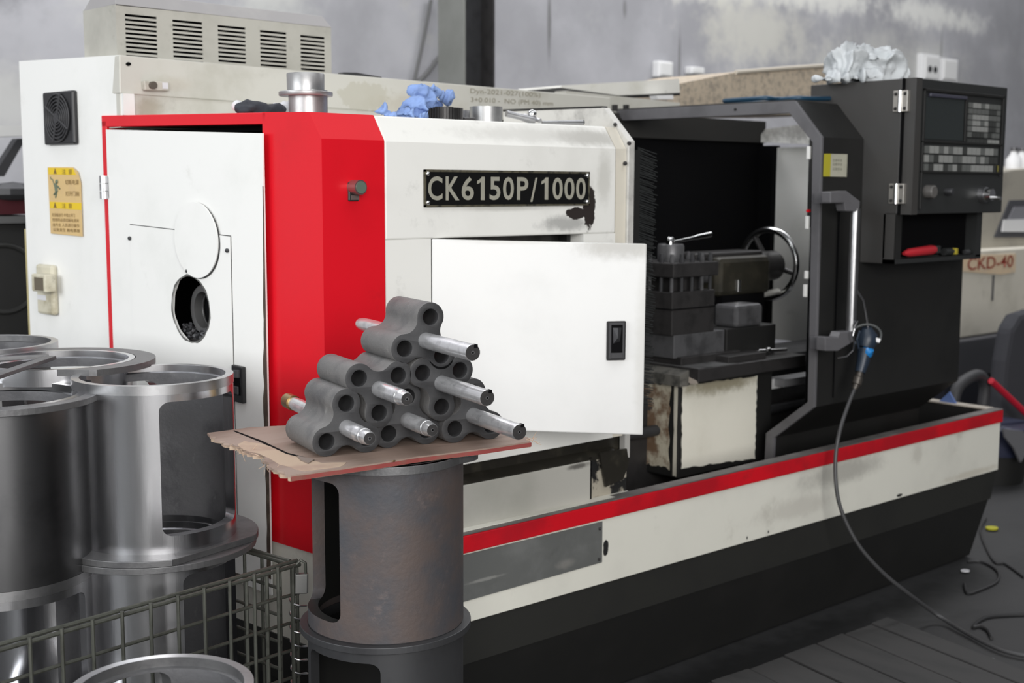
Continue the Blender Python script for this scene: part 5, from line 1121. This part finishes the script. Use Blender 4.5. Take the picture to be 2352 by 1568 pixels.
# ================================================================ floor: plank platform, cables, bits
PA = math.atan2(.11, .525); pdx = Vector((math.sin(PA), math.cos(PA), 0)); pdn = Vector((math.cos(PA), -math.sin(PA), 0))
e = empty('plank_platform', (3.1, 1.7, 0), 'low platform of dark grey planks on the floor before the lathe', 'platform')
edge = 2.17; xs = [3.545, 3.447, 3.305, 3.165, 3.01, 2.85, 2.69, 2.53, 2.37, 2.2, 2.03]
random.seed(12)
for i in range(len(xs) - 1):
    x1, x0 = xs[i] - .004, xs[i + 1] + .004; L_ = 1.5
    def pe(x): return Vector((x, edge - (x - 3.5) * .03 + random.uniform(-.004, .004), 0))
    a, b = pe(x0), pe(x1); lo, hi = .028, .057 + random.uniform(-.003, .003)
    g = G().hexa([a - pdx * L_ + Vector((0, 0, lo)), b - pdx * L_ + Vector((0, 0, lo)), b + Vector((0, 0, lo)), a + Vector((0, 0, lo)), a - pdx * L_ + Vector((0, 0, hi)), b - pdx * L_ + Vector((0, 0, hi)), b + Vector((0, 0, hi)), a + Vector((0, 0, hi))])
    obj('plank', g, m_plank, e, .003)
for k, t in enumerate((.12, .7, 1.35)):
    a = Vector((2.06, edge, 0)) - pdx * t; b = Vector((3.52, edge, 0)) - pdx * t
    obj('bearer', G().hexa([a + Vector((0, -.04, 0)), b + Vector((0, -.04, 0)), b + Vector((0, .04, 0)), a + Vector((0, .04, 0)), a + Vector((0, -.04, .028)), b + Vector((0, -.04, .028)), b + Vector((0, .04, .028)), a + Vector((0, .04, .028))]), m_plank, e)
def fl(x, y, z=.006): return at(x, y, 'Z', z)
m_cable = mat('black_cable', (.02, .02, .021), .5)
tag(obj('floor_cable', G().tube(smoothpath([fl(2278, 1465), fl(2268, 1447), fl(2250, 1438), fl(2235, 1440), fl(2250, 1425), fl(2280, 1415), fl(2352, 1411), fl(2420, 1412)]), .006, 8), m_cable, smooth=True), 'black cable curling on the floor by the hose end', 'cable', 'cables on the floor')
tag(obj('floor_cable', G().tube(smoothpath([fl(2222, 1290), fl(2255, 1290), fl(2290, 1310), fl(2290, 1335), fl(2250, 1355), fl(2222, 1362), fl(2215, 1340)]), .0045, 8), m_cable, smooth=True), 'thin dark cable looped on the floor right of the plinth', 'cable', 'cables on the floor')
tag(obj('floor_cable', G().tube(smoothpath([fl(2265, 1190), fl(2252, 1215), fl(2262, 1250), fl(2285, 1290), fl(2310, 1295), fl(2352, 1325)]), .0045, 8), m_cable, smooth=True), 'thin dark cable trailing to the right edge of the floor', 'cable', 'cables on the floor')
q = fl(2278, 1214); tag(obj('yellow_tag', G().prism([q + Vector((.025 * math.cos(t) * 1.2, .025 * math.sin(t), 0)) for t in [2 * PI * k / 10 for k in range(10)]], (0, 0, .006)), mat('tag_yellow', (.42, .40, .02), .6)), 'small yellow scrap on the floor at right', 'scrap')
q = fl(2217, 1311); tag(obj('paper_scrap', G().prism([q + Vector((.016 * math.cos(t) * 1.2, .016 * math.sin(t), 0)) for t in [2 * PI * k / 7 for k in range(7)]], (0, 0, .003)), m_lint), 'tiny white scrap on the floor beside the thin cable loop', 'scrap')
q = at(2275, 1517, 'Z', .006); tag(obj('paper_scrap', G().prism([q + Vector((.022 * math.cos(t), .009 * math.sin(t), 0)) for t in [2 * PI * k / 7 for k in range(7)]], (0, 0, .004)), m_castface), 'small pale scrap on the floor near the lower right corner', 'scrap')

# ================================================================ behind the lathe, right: second machine, bottles, chair, bin
YM = 4.0
def mp(x, y, Y=YM): return at(x, y, 'Y', Y)
m_m2 = mat('beige_machine_paint', (.66, .625, .54), .6, 0, (.56, .53, .45), 3, dirt=((.2, .185, .15), .3, 5))
m_m2d = mat('beige_dark', (.38, .355, .30), .6, 0, (.30, .28, .24), 4); m_m2g = mat('machine_foot_grey', (.07, .07, .078), .6)
e = empty('grinding_machine', (7.8, 4.4, 0), 'beige machine with red lettering standing behind the lathe at right', 'machine')
x0 = mp(2130, 600).x; x1 = x0 + 2.2
obj('machine_body', G().box(x0, x1, YM, YM + .9, mp(2250, 770).z, mp(2250, 575).z), m_m2, e, .01)
obj('machine_upper', G().prism([mp(x, y, YM + .12) for x, y in ((2130, 600), (2130, 480), (2270, 470), (2290, 395), (2330, 388), (2480, 380), (2480, 600))], (0, .7, 0)), m_m2d, e, .01)
fr = obj('window_frame', G().prism([mp(x, y, YM + .11) for x, y in ((2285, 545), (2320, 460), (2480, 455), (2480, 545))], (0, .02, 0)), m_m2g, e)
obj('window_pane', G().prism([mp(x, y, YM + .105) for x, y in ((2303, 530), (2330, 475), (2470, 470), (2470, 530))], (0, .02, 0)), mat('hazy_pane', (.24, .24, .26), .3), fr)
obj('pale_ledge', G().prism([mp(x, y, YM + .10) for x, y in ((2303, 532), (2307, 505), (2470, 500), (2470, 532))], (0, .02, 0)), m_sw, fr)
pl_ = obj('marking_panel', G().prism([mp(x, y, YM - .006) for x, y in ((2195, 588), (2334, 583), (2332, 625), (2300, 630), (2195, 622))], (0, .006, 0)), mat('peach_panel', (.72, .56, .38), .6, 0, (.64, .53, .40), 12), e)
a, b = mp(2222, 621, YM - .008), mp(2326, 624, YM - .008)
text('lettering', 'CKD-40', mat('red_stencil', (.30, .045, .025), .6), pl_, (a.x, YM - .008, a.z), (1, 0, 0), (0, 0, 1), b.x - a.x, mp(2222, 590).z - a.z - .005, bold=.01)
obj('panel_line', G().box(mp(2279, 640).x, mp(2283, 640).x, YM - .003, YM, mp(2280, 690).z, mp(2280, 632).z), m_m2g, e)
obj('machine_foot', G().box(x0, x1, YM - .05, YM + .9, mp(2250, 858).z, mp(2250, 772).z), m_m2g, e, .01)
obj('machine_plinth', G().box(x0 + .2, x1, YM + .1, YM + .8, 0, mp(2250, 858).z), m_black, e)
for x, lab in ((2327, 'left of two small white bottles on the machine at right edge'), (2346, 'right of two small white bottles on the machine at right edge')):
    q = mp(x, 391, YM + .2); q.z = mp(x, 391, YM + .2).z
    bt = obj('white_bottle', G().lathe([(0, 0), (.05, 0), (.05, .07), (.022, .11), (.022, .125), (0, .125)], q, n=16), m_sw, smooth=True); tag(bt, lab, 'bottle', 'white bottles on the machine')
    obj('bottle_cap', G().cyl(q + Vector((0, 0, .125)), q + Vector((0, 0, .15)), .024, 12), m_castface, bt)
# office chair
YC = 3.1
e = empty('office_chair', (mp(2400, 900, YC).x, YC + .2, 0), 'dark grey upholstered chair cut off by the right picture edge', 'chair')
m_ch = mat('chair_fabric', (.040, .041, .048), .9)
P = [mp(x, y, YC) for x, y in ((2298, 1050), (2300, 960), (2312, 830), (2325, 755), (2345, 722), (2375, 712), (2500, 715), (2530, 900), (2520, 1065), (2400, 1068))]
obj('backrest', G().prism(P, (0, .09, 0)), m_ch, e, .03)
sq = mp(2420, 1085, YC); obj('seat', G().box(sq.x - .28, sq.x + .3, YC + .02, YC + .5, sq.z - .08, sq.z), m_ch, e, .03)
obj('seat_column', G().cyl((sq.x, YC + .25, .06), (sq.x, YC + .25, sq.z - .08), .03, 12), m_rub, e)
for k in range(5): t = 2 * PI * k / 5; obj('leg', G().tube([(sq.x, YC + .25, .08), (sq.x + .28 * math.cos(t), YC + .25 + .28 * math.sin(t), .03)], [.03, .02], 8), m_rub, e)
# bin with dark blue bag and things sticking out
YB = 2.95
bq = mp(2320, 1110, YB)
e = empty('waste_bin', (bq.x, YB + .1, 0), 'dark bin lined with a navy bag just past the tray end', 'bin')
bc = Vector((mp(2330, 1000, YB).x, YB + .12, 0)); br_ = .2; bz = mp(2330, 985, YB).z
obj('bin_body', G().tube([bc + Vector((0, 0, 0)), bc + Vector((0, 0, bz))], [br_ * .8, br_], 24), m_black, e, smooth=True)
obj('bin_bag', G().tube([bc + Vector((0, 0, bz - .12)), bc + Vector((0, 0, bz - .03)), bc + Vector((0, 0, bz + .012)), bc + Vector((0, 0, bz + .03)), bc + Vector((0, 0, bz + .012))], [br_ * 1.0, br_ * 1.05, br_ * 1.06, br_ * 1.0, br_ * .9], 24), mat('navy_bag', (.012, .016, .045), .5), e, smooth=True)
obj('bag_tail', G().prism([mp(x, y, YB - .1) for x, y in ((2305, 985), (2352, 990), (2365, 1030), (2345, 1062), (2330, 1030), (2310, 1005))], (0, .01, 0)), mat('grey_film', (.16, .16, .17), .5), e)
a, b = mp(2276, 874, YB + .05), mp(2352, 945, YB + .02)
tag(obj('red_stick', G().tube([a, b + (b - a) * .2], .016, 10), mat('red_stick_paint', (.50, .01, .03), .5), smooth=True), 'bright red stick leaning out of the bin past the tray', 'stick')
rp = [mp(x, y, YB + .1) for x, y in ((2190, 925), (2200, 890), (2225, 868), (2250, 862), (2262, 885), (2258, 930))]
tag(obj('rubber_pipe', G().tube(smoothpath(rp), .028, 12), m_rubsoft, smooth=True), 'bent dark rubber pipe behind the tray\'s far corner', 'pipe')
tag(obj('blue_offcut', G().prism([at(x, y, 'X', 4.565) for x, y in ((2152, 926), (2180, 900), (2196, 928))], (.01, 0, 0)), mat('offcut_blue', (.10, .16, .36), .6)), 'small blue corner of cloth on the tray\'s far end', 'cloth')
P = [mp(x, y, 3.72) for x, y in ((2170, 1100), (2170, 880), (2240, 870), (2290, 890), (2290, 1110))]
for p in P:
    if p.z < .05: p.z = 0.0
P[0].z = 0; P[-1].z = 0
tag(obj('dark_crate', G().prism(P, (0, .18, 0)), mat('navy_dark', (.010, .011, .020), .7)), 'dark navy crate in shade behind the bin', 'crate')

# ================================================================ behind the lathe, left
YL = 4.6
def ml(x, y, Y=YL): return at(x, y, 'Y', Y)
e = empty('dark_machine', (1.3, YL + .4, 0), 'dark machine with a maroon band seen past the left cabinet edge', 'machine')
xa = ml(-160, 500).x; xb = ml(95, 500).x
obj('body', G().box(xa, xb, YL, YL + .8, 0, ml(20, 500).z), m_black, e, .01)
obj('maroon_band', G().box(xa, xb, YL - .01, YL + .3, ml(20, 492).z, ml(20, 452).z), mat('maroon', (.055, .008, .012), .4), e)
obj('worktop', G().box(xa, xb, YL - .03, YL + .3, ml(20, 512).z, ml(20, 496).z), mat('shelf_grey', (.10, .10, .10), .4), e)
obj('clutter', G().ball(ml(30, 440), (.09, .05, .035), 10), m_dark_steel, e)
obj('dial', G().tube([ml(10, 640) + Vector((.12 * math.cos(t), 0, .12 * math.sin(t))) for t in [2 * PI * k / 30 for k in range(30)]], .010, 8, closed=True), m_blackband, e, smooth=True)
tag(obj('white_beam', G().prism([ml(x, y, 5.2) for x, y in ((-80, 290), (60, 287), (60, 312), (-80, 316))], (0, .12, 0)), mat('white_beam_paint', (.62, .62, .61), .6)), 'white horizontal rail behind the left cabinet edge', 'rail')
tag(obj('dark_brace', G().prism([ml(x, y, 5.4) for x, y in ((-10, 395), (40, 318), (60, 318), (10, 405))], (0, .06, 0)), m_rubsoft), 'dark slanting brace below the white rail at left', 'brace')
tag(obj('blue_box', G().box(ml(36, 440, 4.75).x, ml(75, 440, 4.75).x, 4.7, 4.8, ml(36, 450, 4.75).z, ml(36, 426, 4.75).z), mat('dim_blue', (.04, .07, .16), .5)), 'small dim blue box on the dark machine at left edge', 'box')
